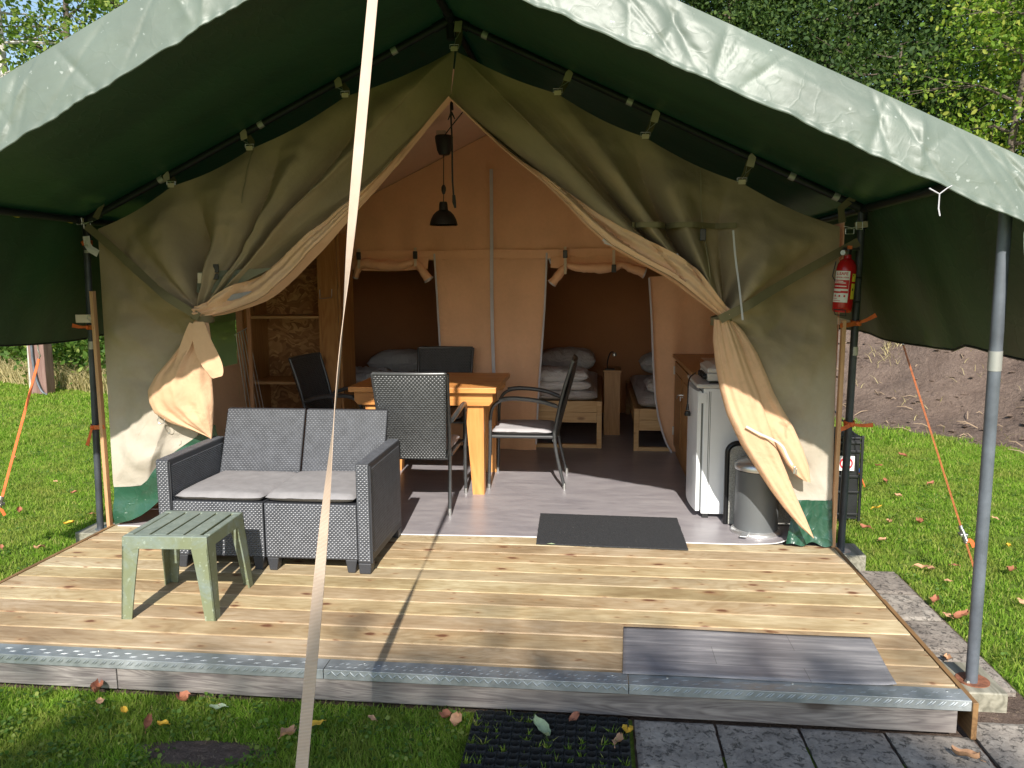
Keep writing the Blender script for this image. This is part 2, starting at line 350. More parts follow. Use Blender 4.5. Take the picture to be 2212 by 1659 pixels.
def plank_vinyl():
    mt,n,p=newmat('woodprint_vinyl'); v=coords(n,(.12,1.6,1),0); f=noi(n,v,22,6,.65,.5); v2=coords(n,(.5,.6,1)); b=noi(n,v2,3,3)
    col=ramp(n,f,[(.3,(.16,.16,.17)),(.52,(.27,.26,.265)),(.7,(.44,.42,.41))])
    col=mixc(n,.4,col,ramp(n,b,[(.3,(.7,.7,.75)),(.7,(1,1,1))]),'MULTIPLY')
    br=nd(n,'ShaderNodeTexBrick'); br.offset=.37; br.inputs['Scale'].default_value=1; br.inputs['Mortar Size'].default_value=.0012; br.inputs['Brick Width'].default_value=.92; br.inputs['Row Height'].default_value=.152
    br.inputs['Color1'].default_value=(1,1,1,1); br.inputs['Color2'].default_value=(.88,.88,.9,1); br.inputs['Mortar'].default_value=(.45,.45,.45,1)
    mp=nd(n,'ShaderNodeMapping'); tc=nd(n,'ShaderNodeTexCoord'); n.links.new(tc.outputs['Object'],mp.inputs[0]); mp.inputs['Location'].default_value=(.16,.02,0); n.links.new(mp.outputs[0],br.inputs[0])
    n.links.new(mixc(n,1.,col,br.outputs[0],'MULTIPLY'),p.inputs['Base Color']); p.inputs['Roughness'].default_value=.42; bump(n,p,f,.12,.001); return mt
M['plankvinyl']=plank_vinyl()
def doormat():
    mt,n,p=newmat('anthracite_doormat'); v=coords(n); f=noi(n,v,220,3,.7); s=ramp(n,noi(n,v,75,1),[(.77,(0,0,0)),(.79,(1,1,1))])
    col=ramp(n,f,[(.3,(.022,.023,.025)),(.7,(.065,.066,.070))]); n.links.new(mixc(n,mth(n,'MULTIPLY',s,.6),col,(.45,.42,.36)),p.inputs['Base Color'])
    p.inputs['Roughness'].default_value=.95; p.inputs['Specular IOR Level'].default_value=.15; bump(n,p,f,.8,.004); return mt
M['doormat']=doormat()
def stoolgreen():
    mt,n,p=newmat('weathered_green_plastic'); v=coords(n); f=noi(n,v,14,6,.65); g=nd(n,'ShaderNodeNewGeometry'); sx=nd(n,'ShaderNodeSeparateXYZ'); n.links.new(g.outputs['Normal'],sx.inputs[0])
    alg=ramp(n,noi(n,v,7,5,.7,.6),[(.30,(0,0,0)),(.52,(1,1,1))]); side=ramp(n,sx.outputs['Z'],[(.4,(1,1,1)),(.8,(.12,.12,.12))])
    col=ramp(n,f,[(.3,(.15,.19,.168)),(.7,(.235,.28,.25))]); col=mixc(n,mth(n,'MULTIPLY',mth(n,'MULTIPLY',alg,side),.8),col,(.155,.17,.075))
    li=ramp(n,noi(n,v,55,2,.4),[(.66,(0,0,0)),(.70,(1,1,1))]); col=mixc(n,mth(n,'MULTIPLY',li,.28),col,(.45,.52,.42))
    n.links.new(col,p.inputs['Base Color']); p.inputs['Roughness'].default_value=.6; bump(n,p,f,.12,.002); return mt
M['stool']=stoolgreen()
def concrete():
    mt,n,p=newmat('mossy_concrete'); v=coords(n,(1,1,1),9.); f=noi(n,v,9,8,.72); f2=noi(n,v,60,4,.7); sp=ramp(n,noi(n,v,34,6,.8,.5),[(.54,(0,0,0)),(.62,(1,1,1))])
    col=ramp(n,f,[(.3,(.20,.175,.15)),(.5,(.37,.325,.275)),(.72,(.50,.45,.38))]); col=mixc(n,.5,col,ramp(n,f2,[(.3,(.55,.55,.55)),(.7,(1,1,1))]),'MULTIPLY')
    col=mixc(n,mth(n,'MULTIPLY',sp,.75),col,(.035,.033,.028)); oi=nd(n,'ShaderNodeObjectInfo')
    col=mixc(n,1.,col,ramp(n,oi.outputs['Random'],[(0,(1,1,1)),(1,(.78,.76,.76))]),'MULTIPLY')
    n.links.new(col,p.inputs['Base Color']); p.inputs['Roughness'].default_value=.95; bump(n,p,mth(n,'ADD',f,mth(n,'MULTIPLY',sp,-.4)),.8,.012); return mt
M['concrete']=concrete()
def osb():
    mt,n,p=newmat('strand_board'); v=coords(n,(1,1,1)); vo=nd(n,'ShaderNodeTexVoronoi'); vo.inputs['Scale'].default_value=16
    nz=nd(n,'ShaderNodeTexNoise'); nz.inputs['Scale'].default_value=4; nz.inputs['Detail'].default_value=2; n.links.new(v,nz.inputs['Vector'])
    vm=nd(n,'ShaderNodeVectorMath',operation='MULTIPLY_ADD'); vm.inputs[1].default_value=(.5,.5,.5); n.links.new(nz.outputs['Color'],vm.inputs[0]); n.links.new(v,vm.inputs[2])
    mp=nd(n,'ShaderNodeMapping'); mp.inputs['Scale'].default_value=(1,1,2.6); mp.inputs['Rotation'].default_value=(0,.6,0); n.links.new(vm.outputs[0],mp.inputs[0]); n.links.new(mp.outputs[0],vo.inputs['Vector'])
    bw=nd(n,'ShaderNodeRGBToBW'); n.links.new(vo.outputs['Color'],bw.inputs[0])
    col=ramp(n,bw.outputs[0],[(.15,(.26,.12,.045)),(.5,(.42,.21,.08)),(.85,(.62,.38,.16))]); n.links.new(col,p.inputs['Base Color']); p.inputs['Roughness'].default_value=.6; bump(n,p,bw.outputs[0],.3,.004); return mt
M['osb']=osb()
def greytex():
    mt,n,p=newmat('speckled_grey_panel'); v=coords(n); f=noi(n,v,120,4,.8)
    n.links.new(ramp(n,f,[(.35,(.20,.20,.185)),(.65,(.48,.47,.43))]),p.inputs['Base Color']); p.inputs['Roughness'].default_value=.6; bump(n,p,f,.5,.003); return mt
M['panel']=greytex()
def ground():
    mt,n,p=newmat('lawn_soil'); v=coords(n); f=noi(n,v,.7,6,.65); f2=noi(n,v,30,5,.75)
    col=ramp(n,f,[(.3,(.10,.15,.025)),(.6,(.17,.25,.045))]); col=mixc(n,.6,col,ramp(n,f2,[(.3,(.45,.45,.4)),(.7,(1,1,1))]),'MULTIPLY')
    n.links.new(col,p.inputs['Base Color']); p.inputs['Roughness'].default_value=1; p.inputs['Specular IOR Level'].default_value=.1; bump(n,p,f2,.8,.02); return mt
M['ground']=ground()
def soil():
    mt,n,p=newmat('bare_soil'); v=coords(n); f=noi(n,v,2.2,8,.72); f2=noi(n,v,22,6,.8); 
    col=ramp(n,f,[(.3,(.165,.118,.095)),(.65,(.29,.215,.172))]); col=mixc(n,.7,col,ramp(n,f2,[(.32,(.50,.48,.47)),(.62,(1,1,1))]),'MULTIPLY')
    st=ramp(n,noi(n,coords(n,(1,1,3)),45,2,.5,2),[(.64,(0,0,0)),(.67,(1,1,1))]); col=mixc(n,mth(n,'MULTIPLY',st,.55),col,(.42,.32,.22))
    n.links.new(col,p.inputs['Base Color']); p.inputs['Roughness'].default_value=1; p.inputs['Specular IOR Level'].default_value=.1; bump(n,p,mth(n,'ADD',f,f2),1,.05); return mt
M['soil']=soil()
def leafmat(name,stops,rough=.45,trans=.35,patchy=0):
    mt,n,p=newmat(name); g=nd(n,'ShaderNodeNewGeometry')
    col=ramp(n,g.outputs['Random Per Island'],stops)
    if patchy:
        pn=noi(n,coords(n),2.6,4,.65); col=mixc(n,mth(n,'MULTIPLY',ramp(n,pn,[(.45,(0,0,0)),(.68,(1,1,1))]),patchy),col,(.34,.31,.10)); pn2=noi(n,coords(n),5.5,3,.6); col=mixc(n,1.,col,ramp(n,pn2,[(.3,(.70,.76,.6)),(.7,(1.12,1.08,1))]),'MULTIPLY')
    pass; n.links.new(col,p.inputs['Base Color']); p.inputs['Roughness'].default_value=rough+.15; p.inputs['Specular IOR Level'].default_value=.25
    if trans:
        tr=nd(n,'ShaderNodeBsdfTranslucent'); n.links.new(mixc(n,1.,col,(1.3,1.5,.6),'MULTIPLY'),tr.inputs[0]); mx=nd(n,'ShaderNodeMixShader'); mx.inputs[0].default_value=trans
        n.links.new(p.outputs[0],mx.inputs[1]); n.links.new(tr.outputs[0],mx.inputs[2]); n.links.new(mx.outputs[0],n.nodes['Material Output'].inputs[0])
    return mt
M['grass']=leafmat('grass_blades',[(0,(.14,.27,.026)),(.5,(.22,.37,.042)),(.85,(.31,.43,.07)),(1,(.46,.42,.18))],.6,.42,.55)
M['leaf_birch']=leafmat('birch_leaves',[(0,(.08,.14,.02)),(.6,(.16,.25,.045)),(1,(.32,.36,.09))])
M['leaf_oak']=leafmat('oak_leaves',[(0,(.025,.055,.014)),(.6,(.05,.095,.022)),(1,(.10,.15,.03))],.5,.3)
M['leaf_alder']=leafmat('alder_leaves',[(0,(.07,.14,.015)),(.6,(.17,.28,.03)),(1,(.36,.38,.07))])
M['leaf_bramble']=leafmat('bramble_leaves',[(0,(.045,.10,.015)),(.7,(.11,.20,.035)),(1,(.25,.30,.07))])
M['straw']=leafmat('dry_grass',[(0,(.36,.29,.14)),(1,(.52,.45,.25))],.8,.2)
M['bark']=plain('brown_bark',(.12,.095,.07),.95,var=.4,nscale=12,bs=.8,bscale=30,bd=.02)
M['birchbark']=plain('pale_birch_bark',(.52,.48,.43),.9,var=.4,nscale=9,bs=.6,bscale=20,bd=.01)
M['oldpost']=wood('old_post_wood',(.30,.19,.16),(.18,.10,.085),'Z',knotamt=0)
def dead(name,c): return plain(name,c,.75,var=.25,nscale=40,bs=.3,bscale=90)
M['dead_brown']=dead('brown_dead_leaf',(.34,.13,.07)); M['dead_tan']=dead('tan_dead_leaf',(.48,.27,.15)); M['dead_yellow']=dead('yellow_dead_leaf',(.70,.42,.04))
M['dead_pale']=dead('pale_green_leaf',(.34,.42,.26)); M['blue']=plain('blue_rope',(.02,.10,.45),.6)
M['twig']=plain('dry_twig',(.36,.26,.17),.9)
def glassmat():
    mt,n,p=newmat('clear_window_film'); p.inputs['Base Color'].default_value=(.75,.85,.7,1); p.inputs['Roughness'].default_value=.15
    tr=nd(n,'ShaderNodeBsdfTranslucent'); tr.inputs[0].default_value=(.36,.38,.24,1); tp=nd(n,'ShaderNodeBsdfTransparent'); tp.inputs[0].default_value=(.55,.56,.45,1)
    m1=nd(n,'ShaderNodeMixShader'); m1.inputs[0].default_value=.5; n.links.new(tr.outputs[0],m1.inputs[1]); n.links.new(tp.outputs[0],m1.inputs[2])
    m2=nd(n,'ShaderNodeMixShader'); m2.inputs[0].default_value=.12; n.links.new(m1.outputs[0],m2.inputs[1]); n.links.new(p.outputs[0],m2.inputs[2]); n.links.new(m2.outputs[0],n.nodes['Material Output'].inputs[0]); return mt
M['film']=glassmat()

GZ=-0.15
# ================================================================== SETTING: ground, bank
mb=MB()
def gfn(u,v):
    x=-60+u*130; y=-14+v*94; return (x,y,GZ+.012*fbm((x*.5,y*.5,0)))
xs=[-70,-30,-14]+[ -10+i*.5 for i in range(41)]+[14,30,70]; ys=[-30,-12,-6]+[-4+i*.5 for i in range(29)]+[14,25,60,110]
for y in ys:
    for x in xs: mb.v.append((x,y,GZ-.012+.012*fbm((x*.6,y*.6,0))))
nx=len(xs)
for j in range(len(ys)-1):
    for i in range(nx-1): mb.f.append((j*nx+i,j*nx+i+1,(j+1)*nx+i+1,(j+1)*nx+i)); mb.m.append(0)
tag(mb.build('lawn',M['ground'],smooth=True),kind='structure')
# soil bank rising behind on the right
_a=PZ(1858,925,GZ); _b=PZ(2212,985,GZ); _d=(_b-_a).normalized(); B0=Vector((_a.x,_a.y))-Vector((_d.x,_d.y))*.9; B1=Vector((_b.x,_b.y)); bd=(B1-B0).normalized(); bn=Vector((-bd.y,bd.x)) 
if bn.y<0: bn=-bn
mb=MB()
def bank(u,v):
    s=-14+u*30; t=-.4+v*7.5; p=B0+bd*s+bn*t
    h=2.3*smoothstep(-.1,5.2,t)-.05*(t<0)
    n_=fbm((p.x*.9,p.y*.9,3))*.16+fbm((p.x*4,p.y*4,1))*.06
    return (p.x,p.y,GZ-.03+h+n_*smoothstep(-.1,.9,t)*1.0-.02)
mb.grid(bank,150,60); tag(mb.build('earth_bank',M['soil'],smooth=True,fixn=True),kind='structure')
def bankz(x,y):
    p=Vector((x,y))-B0; t=p.dot(bn)
    return GZ-.03+2.3*smoothstep(-.1,5.2,t)+(fbm((x*.9,y*.9,3))*.16+fbm((x*4,y*4,1))*.06)*smoothstep(-.1,.9,t)-.02
mb=MB(); mb.grid(lambda u,v:(-.56+.24*u*math.cos(v*2*PI)*(1+.25*math.sin(v*2*PI*3)),-2.09+.12*u*math.sin(v*2*PI)*(1+.2*math.sin(v*2*PI*2+1)),GZ+.006*(1-u)+.006*fbm((u*4*math.cos(v*6.28),u*4*math.sin(v*6.28),2))*(u<.95)-.012*(u>.95)),10,40)
tag(mb.build('bare_soil',M['soil'],smooth=True),kind='structure')
mb=MB(); mb.box(.998,2.60,-2.4,-1.54,GZ-.05,GZ-.022+.012); mb.box(2.26,2.60,-1.54,-.0,GZ-.05,GZ-.008); mb.box(-2.2,2.2,-1.69,4.8,GZ-.05,GZ-.009); tag(mb.build('soil_bed',M['soil']),kind='structure')
# ------------------------------------------------------------------ grass blades (numpy mesh)
def blades(name,pts,h,wd,mat,label=None,lean=.5,three=False,kind='stuff'):
    n=len(pts); a=rng.uniform(0,2*PI,n); hh=h*rng.uniform(.5,1.3,n); ww=wd*rng.uniform(.7,1.3,n)
    la=rng.uniform(0,2*PI,n); ll=hh*rng.uniform(.2,1.2,n)*lean
    dx=np.cos(a)*ww/2; dy=np.sin(a)*ww/2; lx=np.cos(la)*ll; ly=np.sin(la)*ll
    P=np.asarray(pts); 
    v0=P+np.stack([-dx,-dy,0*dx],1); v1=P+np.stack([dx,dy,0*dx],1)
    v2=P+np.stack([dx*.8+lx*.35,dy*.8+ly*.35,hh*.6],1); v3=P+np.stack([-dx*.8+lx*.35,-dy*.8+ly*.35,hh*.6],1); v4=P+np.stack([lx,ly,hh*.95],1)
    V=np.stack([v0,v1,v2,v3,v4],1).reshape(-1,3); b=np.arange(n)*5
    me=bpy.data.meshes.new(name); me.vertices.add(len(V)); me.vertices.foreach_set('co',V.ravel().astype(np.float32))
    loops=np.concatenate([np.stack([b,b+1,b+2,b+3,b+3,b+2,b+4],1).ravel()]); ls=np.stack([b*0+np.arange(n)*7,np.arange(n)*7+4],1).ravel()
    me.loops.add(len(loops)); me.loops.foreach_set('vertex_index',loops.astype(np.int32)); me.polygons.add(2*n); me.polygons.foreach_set('loop_start',ls.astype(np.int32))
    me.update(calc_edges=True); me.materials.append(mat); o=bpy.data.objects.new(name,me); COL.objects.link(o); o['kind']=kind
    return tag(o,label)
def noise2(x,y,s,seed=0):
    # cheap vectorised value noise
    X=x*s+seed*17.3; Y=y*s+seed*9.1; xi=np.floor(X).astype(int); yi=np.floor(Y).astype(int); fx=X-xi; fy=Y-yi
    def h(a,b):
        r=np.sin(a*127.1+b*311.7)*43758.5453; return r-np.floor(r)
    fx=fx*fx*(3-2*fx); fy=fy*fy*(3-2*fy)
    return (h(xi,yi)*(1-fx)+h(xi+1,yi)*fx)*(1-fy)+(h(xi,yi+1)*(1-fx)+h(xi+1,yi+1)*fx)*fy
def scatter(n,x0,x1,y0,y1,keep):
    x=rng.uniform(x0,x1,n); y=rng.uniform(y0,y1,n); k=keep(x,y); x,y=x[k],y[k]; return np.stack([x,y,np.full(len(x),GZ-.008)],1)
def in_deck(x,y): return (x>-2.30)&(x<2.33)&(y>-1.72)&(y<6)
def in_pave(x,y): return ((x>.99)&(x<2.58)&(y<-1.50)&(y>-2.35))|((x>2.25)&(x<2.60)&(y>-1.75)&(y<0.03))
def in_mat(x,y): return (x>.38)&(x<1.01)&(y>-2.35)&(y<-1.70)
def dirtk(x,y):   # bare patch at the bottom, left of the strap
    return ((x+.56)/.19)**2+((y+2.085)/.085)**2>1+.8*(noise2(x,y,14)-.5)
def bankt(x,y): return (x-B0.x)*bn.x+(y-B0.y)*bn.y
def ok(x,y): return ~in_deck(x,y)&~in_pave(x,y)&(~in_mat(x,y)|((noise2(x,y,40,3)>.80)))&dirtk(x,y)&(bankt(x,y)<.05+.5*(noise2(x,y,5,1)-.5)+.15)
P=scatter(95000,-2.6,1.15,-2.75,-1.62,lambda x,y: ok(x,y)&(noise2(x,y,6)+.9*noise2(x,y,19,2)>.42))
near=blades('grass',P,.030,.0036,M['grass'],'short mown grass in front of the wooden deck',lean=.9)
P=scatter(120000,2.3,5.2,-1.9,3.8,lambda x,y: ok(x,y)&(noise2(x,y,6)+.9*noise2(x,y,19,2)>.45)); blades('grass',P,.028,.0055,M['grass'],'bright short grass right of the tent',lean=.9)
P=scatter(90000,-5.2,-2.3,-1.8,3.8,lambda x,y: ok(x,y)&(noise2(x,y,6)+.9*noise2(x,y,19,2)>.45)); blades('grass',P,.028,.0055,M['grass'],'short grass beside the left edge of the deck',lean=.9)
P=scatter(90000,-14,-2.4,3.8,9.2,lambda x,y: (noise2(x,y,4)+.9*noise2(x,y,11,2)>.45)); blades('grass',P,.04,.012,M['grass'],'lawn stretching to the brambles at the far left',lean=.9)
P=scatter(60000,-9.5,-5.2,.3,3.8,lambda x,y: (noise2(x,y,4)+.9*noise2(x,y,11,2)>.45)); blades('grass',P,.05,.009,M['grass'],'lawn beyond the left guy strap',lean=.9)
P=scatter(20000,2.3,7,3.6,6.5,ok); blades('grass',P,.055,.010,M['grass'],'grass below the earth bank',lean=.9)
# ================================================================== DECK
deck=hold('timber_deck','pale pine board deck with an aluminium chequer plate front edge in front of the tent','deck')
W=2.228; BW=.1455
rr=random.Random(3)
for i in range(12):
    y1=-.002-i*BW; y0=y1-BW+.0035
    if i==11: y0=-1.690
    # two boards per course with a butt joint on some courses
    cuts=[-W,W]
    for a,b in zip(cuts[:-1],cuts[1:]):
        mb=MB(); n=26; ym=(y0+y1)/2
        prof=[(y0,-.028),(y0,-.007),(y0+.0035,-.001),(y0+.008,0),(ym,0),(y1-.004,-.0005),(y1,-.004),(y1,-.028)]
        def fn(u,v,a=a,b=b,prof=prof,i=i):
            x=lerp(a,b,u); k=v*(len(prof)-1); k0=min(int(k+1e-6),len(prof)-1); q=prof[k0]; return (x,q[0],q[1]+.0018*noise.noise(Vector((x*.9,i*3.1,0))))
        e=rr.uniform(-.006,.006)
        mb.grid(fn,n,len(prof)-1)
        ends=[(a,1),(b,0)]
        for xx,k in ends: mb.add([(xx,q[0],q[1]) for q in prof],[tuple(range(len(prof)))])
        mb.build('deck_board',M['deck'],deck,fixn=True)
for i in range(34):      # the boards run on under the tent, hidden by the vinyl
    pass
mb=MB(); mb.box(-W,W,.0,5.0,-.03,-.008); mb.build('subfloor',M['fascia'],deck)
# front fascia boards
for a,b in ((-2.235,-1.13),(-1.125,2.19)):
    mb=MB(); mb.box(a,b,-1.715,-1.688,-.130,-.034); mb.build('fascia_board',M['fascia'],deck,bevel=.003)
mb=MB(); mb.box(-2.2,2.18,-1.66,-1.60,-.15,-.04); mb.box(-2.2,-2.14,-1.6,4.9,-.15,-.035); mb.box(2.12,2.18,-1.6,4.9,-.15,-.035); mb.build('joist',M['block'],deck)
# rim boards
for (x0,x1,ya,yb,z0,z1) in ((W+.004,W+.024,-1.735,-.78,-.140,.004),(W+.004,W+.022,-.775,-.02,-.13,.0),(-W-.026,-W-.004,-1.72,.0,-.135,.004)):
    mb=MB(); mb.box(x0,x1,ya,yb,z0,z1); mb.build('rim_board',M['rim'],deck,bevel=.002)
mb=MB(); mb.box(2.262,2.285,-.62,.02,-.10,-.035); mb.build('lower_rail',M['blackframe'],deck,bevel=.002)
# chequer plate nosing, three lengths
def nosing(a,b,first):
    mb=MB(); mb.box(a,b,-1.722,-1.635,.003,.006); mb.box(a,b,-1.7255,-1.722,-.034,.0065)
    pl=mb.build('edge_plate',M['alu'],deck,bevel=.0012)
    mb=MB(); x=a+.02; k=0
    while x<b-.03:
        for (dx,sg) in ((0,1),(.026,-1)) if first else ((0,1),(.011,1)):
            # ribs on the vertical face
            cx=x+dx; L=.014; 
            for dd in (-.0,):
                p0=Vector((cx-L*.7,-1.7262,-.020)); p1=Vector((cx+L*.9*sg if sg>0 else cx-L*.9,-1.7262,-.0)); 
                if sg<0: p0=Vector((cx+L*.7,-1.7262,-.022))
                mb.tube([p0,(p0+p1)/2+Vector((0,-.0015,0)),p1],[.0008,.0030,.0008],6)
            q0=Vector((cx-L,-1.705+(.026 if k%2 else 0),.0052)); q1=Vector((cx+L,-1.690+(.026 if k%2 else 0),.0052))
            mb.tube([q0,(q0+q1)/2+Vector((0,0,.001)),q1],[.0004,.0012,.0004],6)
        x+=.0385; k+=1
    o=mb.build('tread_ribs',M['alu'],pl,smooth=True,fixn=False); o['kind']='stuff'
    for q in (a+.15,(a+b)/2,b-.06): mb=MB(); mb.lathe([(.0,0),(.005,0),(.004,.0025),(0,.003)],(q,-1.66,.006),8); mb.build('screw',M['metal'],pl)
nosing(-2.24,-.235,False); nosing(-.232,.98,True); nosing(.983,2.232,False)
# vinyl floor inside the tent with its lifted corner
mb=MB()
def vf(u,v):
    x=lerp(-2.2,2.215,u); y=lerp(-.02+.012*math.sin(x*3),4.75,v**1.5)
    z=.003
    wv=math.exp(-((x-2.045)/.075)**2)*math.exp(-max(0,y+.03)*9)*.055
    z+=wv; y+=.10*smoothstep(1.7,2.2,x)*(1-v)-.03*smoothstep(1.8,2.1,x)*(1-v); return (x,y,z)
mb.grid(vf,160,60); o=mb.build('vinyl_flooring',M['vinyl'],smooth=True); q=o.modifiers.new('s','SOLIDIFY'); q.thickness=.003; q.offset=1
tag(o,'grey marbled vinyl sheet covering the tent floor, lifted at its right front corner','flooring')
mb=MB()
def lip(u,v):
    x=lerp(-2.2,2.215,u); p=vf(u,0); return (x,p[1]-.004+.004*v,p[2]+.0005+(-.0015 if v<.5 else .003))
mb.grid(lip,160,2); mb.build('cut_edge',M['whiteplastic'],o,fixn=False)
# vinyl offcut + door mat + rubber ring mat
c=[PZ(1345,1457,.006),PZ(1937,1484,.008),PZ(1880,1380,.006),PZ(1347,1356,.006)]
mb=MB(); mb.grid(lambda u,v:(lambda p:(p.x,p.y,p.z+.003+.006*math.exp(-((1-u)/.03)**2-((v)/.1)**2)+.0015*math.sin(u*7)))(c[0].lerp(c[1],u).lerp(c[3].lerp(c[2],u),v)),60,16)
o=mb.build('vinyl_offcut',M['plankvinyl'],smooth=True); q=o.modifiers.new('s','SOLIDIFY'); q.thickness=.0028; tag(o,'grey wood-print vinyl strip lying on the deck boards near the front right edge','floor mat')
c2=[PZ(1158,1174,.01),PZ(1487,1187,.01),PZ(1462,1119,.01),PZ(1167,1109,.01)]
mb=MB(); nxx=60
def dm(u,v):
    p=c2[0].lerp(c2[1],u).lerp(c2[3].lerp(c2[2],u),v); e=.004*noise.noise(Vector((u*40,v*40,0))) if (u in(0,1) or v in (0,1)) else 0; return (p.x+(e if u in (0,1) else 0),p.y+(e if v in (0,1) else 0),p.z+.002)
mb.grid(dm,60,24); o=mb.build('doormat',M['doormat']); q=o.modifiers.new('s','SOLIDIFY'); q.thickness=.007; tag(o,'flat anthracite doormat lying half on the vinyl and half on the deck boards','doormat')
# rubber ring mat
rm=hold('rubber_mat','black rubber ring mat in the grass with blades growing through its holes','rubber mat')
mb=MB(); mx0,mx1,my0,my1=.388,.998,-2.26,-1.708; px=.0395
nxm=int((mx1-mx0)/px); nym=int((my1-my0)/px)
for j in range(nym):
    for i in range(nxm):
        cx=mx0+(i+.5)*px; cy=my0+(j+.5)*px; n=12; z0=GZ+.012; z1=GZ+.034+.002*((i+j)%2); ri=.0148 
        o_=len(mb.v); sq=[]
        for k in range(n):
            a=2*PI*k/n+PI/4; s=px/2/max(abs(math.cos(a)),abs(math.sin(a))); 
            mb.v.append((cx+math.cos(a)*s,cy+math.sin(a)*s,z1-.006)); mb.v.append((cx+math.cos(a)*ri*1.15,cy+math.sin(a)*ri*1.15,z1)); mb.v.append((cx+math.cos(a)*ri,cy+math.sin(a)*ri,z0-.012))
        for k in range(n):
            k2=(k+1)%n
            mb.f.append((o_+3*k,o_+3*k2,o_+3*k2+1,o_+3*k+1)); mb.m.append(0); mb.f.append((o_+3*k+1,o_+3*k2+1,o_+3*k2+2,o_+3*k+2)); mb.m.append(0)
o=mb.build('ring_grid',M['rubber'],rm,fixn=False); o['kind']='stuff'
P=[]
for i in range(95):
    cx=mx0+(rr.randrange(nxm)+.5)*px; cy=my0+(rr.randrange(nym)+.5)*px
    for k in range(rr.randint(3,14)): P.append((cx+rr.uniform(-.009,.009),cy+rr.uniform(-.009,.009),GZ+.004))
blades('grass',np.array(P),.043,.004,M['grass'],'grass sprouting through the holes of the rubber mat',lean=.6)
# concrete slabs
def slab(x0,x1,y0,y1,z1,label,grp,rz=0,thick=.06):
    mb=MB(); cx,cy=(x0+x1)/2,(y0+y1)/2; n=14
    def f(u,v):
        x=lerp(x0,x1,u)-cx; y=lerp(y0,y1,v)-cy; e=(min(u,1-u,v,1-v)<.001)
        j=.004*noise.noise(Vector((x*30+cx*9,y*30,0))) if e else 0
        return (x+j,y+j,(-.008 if e else .0035*fbm(((x+cx)*7,(y+cy)*7,1))))
    mb.grid(f,n,n); b=[]
    hx,hy=(x1-x0)/2,(y1-y0)/2
    mb.box(-hx+.004,hx-.004,-hy+.004,hy-.004,-thick,-.007)
    o=mb.build('concrete_slab',M['concrete'],smooth=False); o.location=(cx,cy,z1); o.rotation_euler=(rr.uniform(-.01,.01),rr.uniform(-.01,.01),rz)
    return tag(o,label,'paving slab',grp)
gp='concrete slabs in front of the deck'
for i,(a,b,lb) in enumerate(((1.004,1.305,'grey concrete slab touching the rubber ring mat'),(1.316,1.617,'mossy concrete slab, second to the right of the rubber mat'),(1.628,1.929,'dark stained concrete slab below the middle of the vinyl strip'),(1.941,2.245,'concrete slab with a dead leaf, below the deck corner'))):
    slab(a,b,-2.03-.005*i,-1.718+.003*i,GZ+.014,lb,gp,rz=.0)
slab(2.262,2.575,-1.985,-1.60,GZ+.014,'sunlit pale concrete slab right of the deck corner',gp)
gp='concrete slabs along the right side of the deck'
for i,(a,b,lb) in enumerate(((-.350,-.015,'farthest concrete slab of the row along the right of the deck'),(-.685,-.357,'concrete slab second farthest in the row beside the deck'),(-1.02,-.692,'concrete slab between the second and the nearest of the side row'),(-1.372,-1.027,'nearest concrete slab of the side row, under the pole block'))):
    slab(2.30,2.575,a,b,-.132,lb,gp,rz=.0,thick=.10)
# post base blocks
def block(x0,x1,y0,y1,z0,z1,lb):
    o_=hold('post_base','post_base','block'); o_['label']=lb; o_['group']='timber blocks under the tent poles'
    mb=MB(); mb.box(x0,x1,y0,y1,z0,z1); mb.build('timber_block',M['block'],o_,bevel=.006); return o_
b1=block(2.325,2.475,-1.50,-1.24,GZ-.02,-.078,'weathered timber block carrying the front right pole, with a rusty round plate')
mb=MB(); mb.lathe([(0,-.079),(.062,-.079),(.062,-.074),(.0,-.074)],(2.384,-1.40,0),28); mb.build('round_plate',M['rust'],b1)
mb=MB(); mb.lathe([(0,-.074),(.012,-.074),(.010,-.066),(0,-.066)],(2.352,-1.425,0),6); mb.build('bolt',M['metal'],b1)
b2=block(2.25,2.43,.02,.24,GZ-.02,-.06,'timber block under the pole at the right corner of the tent')
mb=MB(); mb.lathe([(0,-.0595),(.055,-.0595),(.055,-.055),(0,-.055)],(2.306,.09,0),24); mb.build('round_plate',M['metal'],b2)
b3=block(-2.52,-2.26,.0,.23,GZ-.02,-.06,'timber block under the pole at the left corner of the tent')
mb=MB(); mb.lathe([(0,-.0595),(.055,-.0595),(.055,-.055),(0,-.055)],(-2.375,.09,0),24); mb.build('round_plate',M['metal'],b3)
# ================================================================== TENT FRAME
ZE=1.935; ZA=3.04; XE=2.33; SL=(ZA-ZE)/XE
YB=.08; YF=-1.53; YR=4.85
fr=hold('tent_frame','dark steel pole frame holding up the green fly sheet','tent frame')
def pole(name,a,b,r=.021,mat='pole',n=14):
    mb=MB(); mb.tube([a,b],r,n); return mb.build(name,M[mat],fr,smooth=True)
def band(a,b,t,mat='tape',w=.035,r=.0225):
    a=Vector(a); b=Vector(b); d=(b-a).normalized(); p=a.lerp(b,t); mb=MB(); mb.tube([p-d*w/2,p+d*w/2],r,14); return mb.build('tape_band',M[mat],fr,smooth=True)
apex=(0,YB,ZA)
for s in (-1,1):
    XX=s*XE
    for yy in (YB,YF,2.45,YR): pole('rafter',(0,yy,ZA),(XX,yy,ZE))
    pole('eave_pole',(XX,YF,ZE),(XX,YR,ZE))
    pole('upright_pole',(XX,YR,ZE),(XX,YR,GZ))
    pole('upright_pole',(s*2.40 if s<0 else 2.305,.09,-.06),(XX-.005,YB,ZE),mat='polemid')
pole('ridge_pole',(0,YF,ZA),(0,YR,ZA)); 
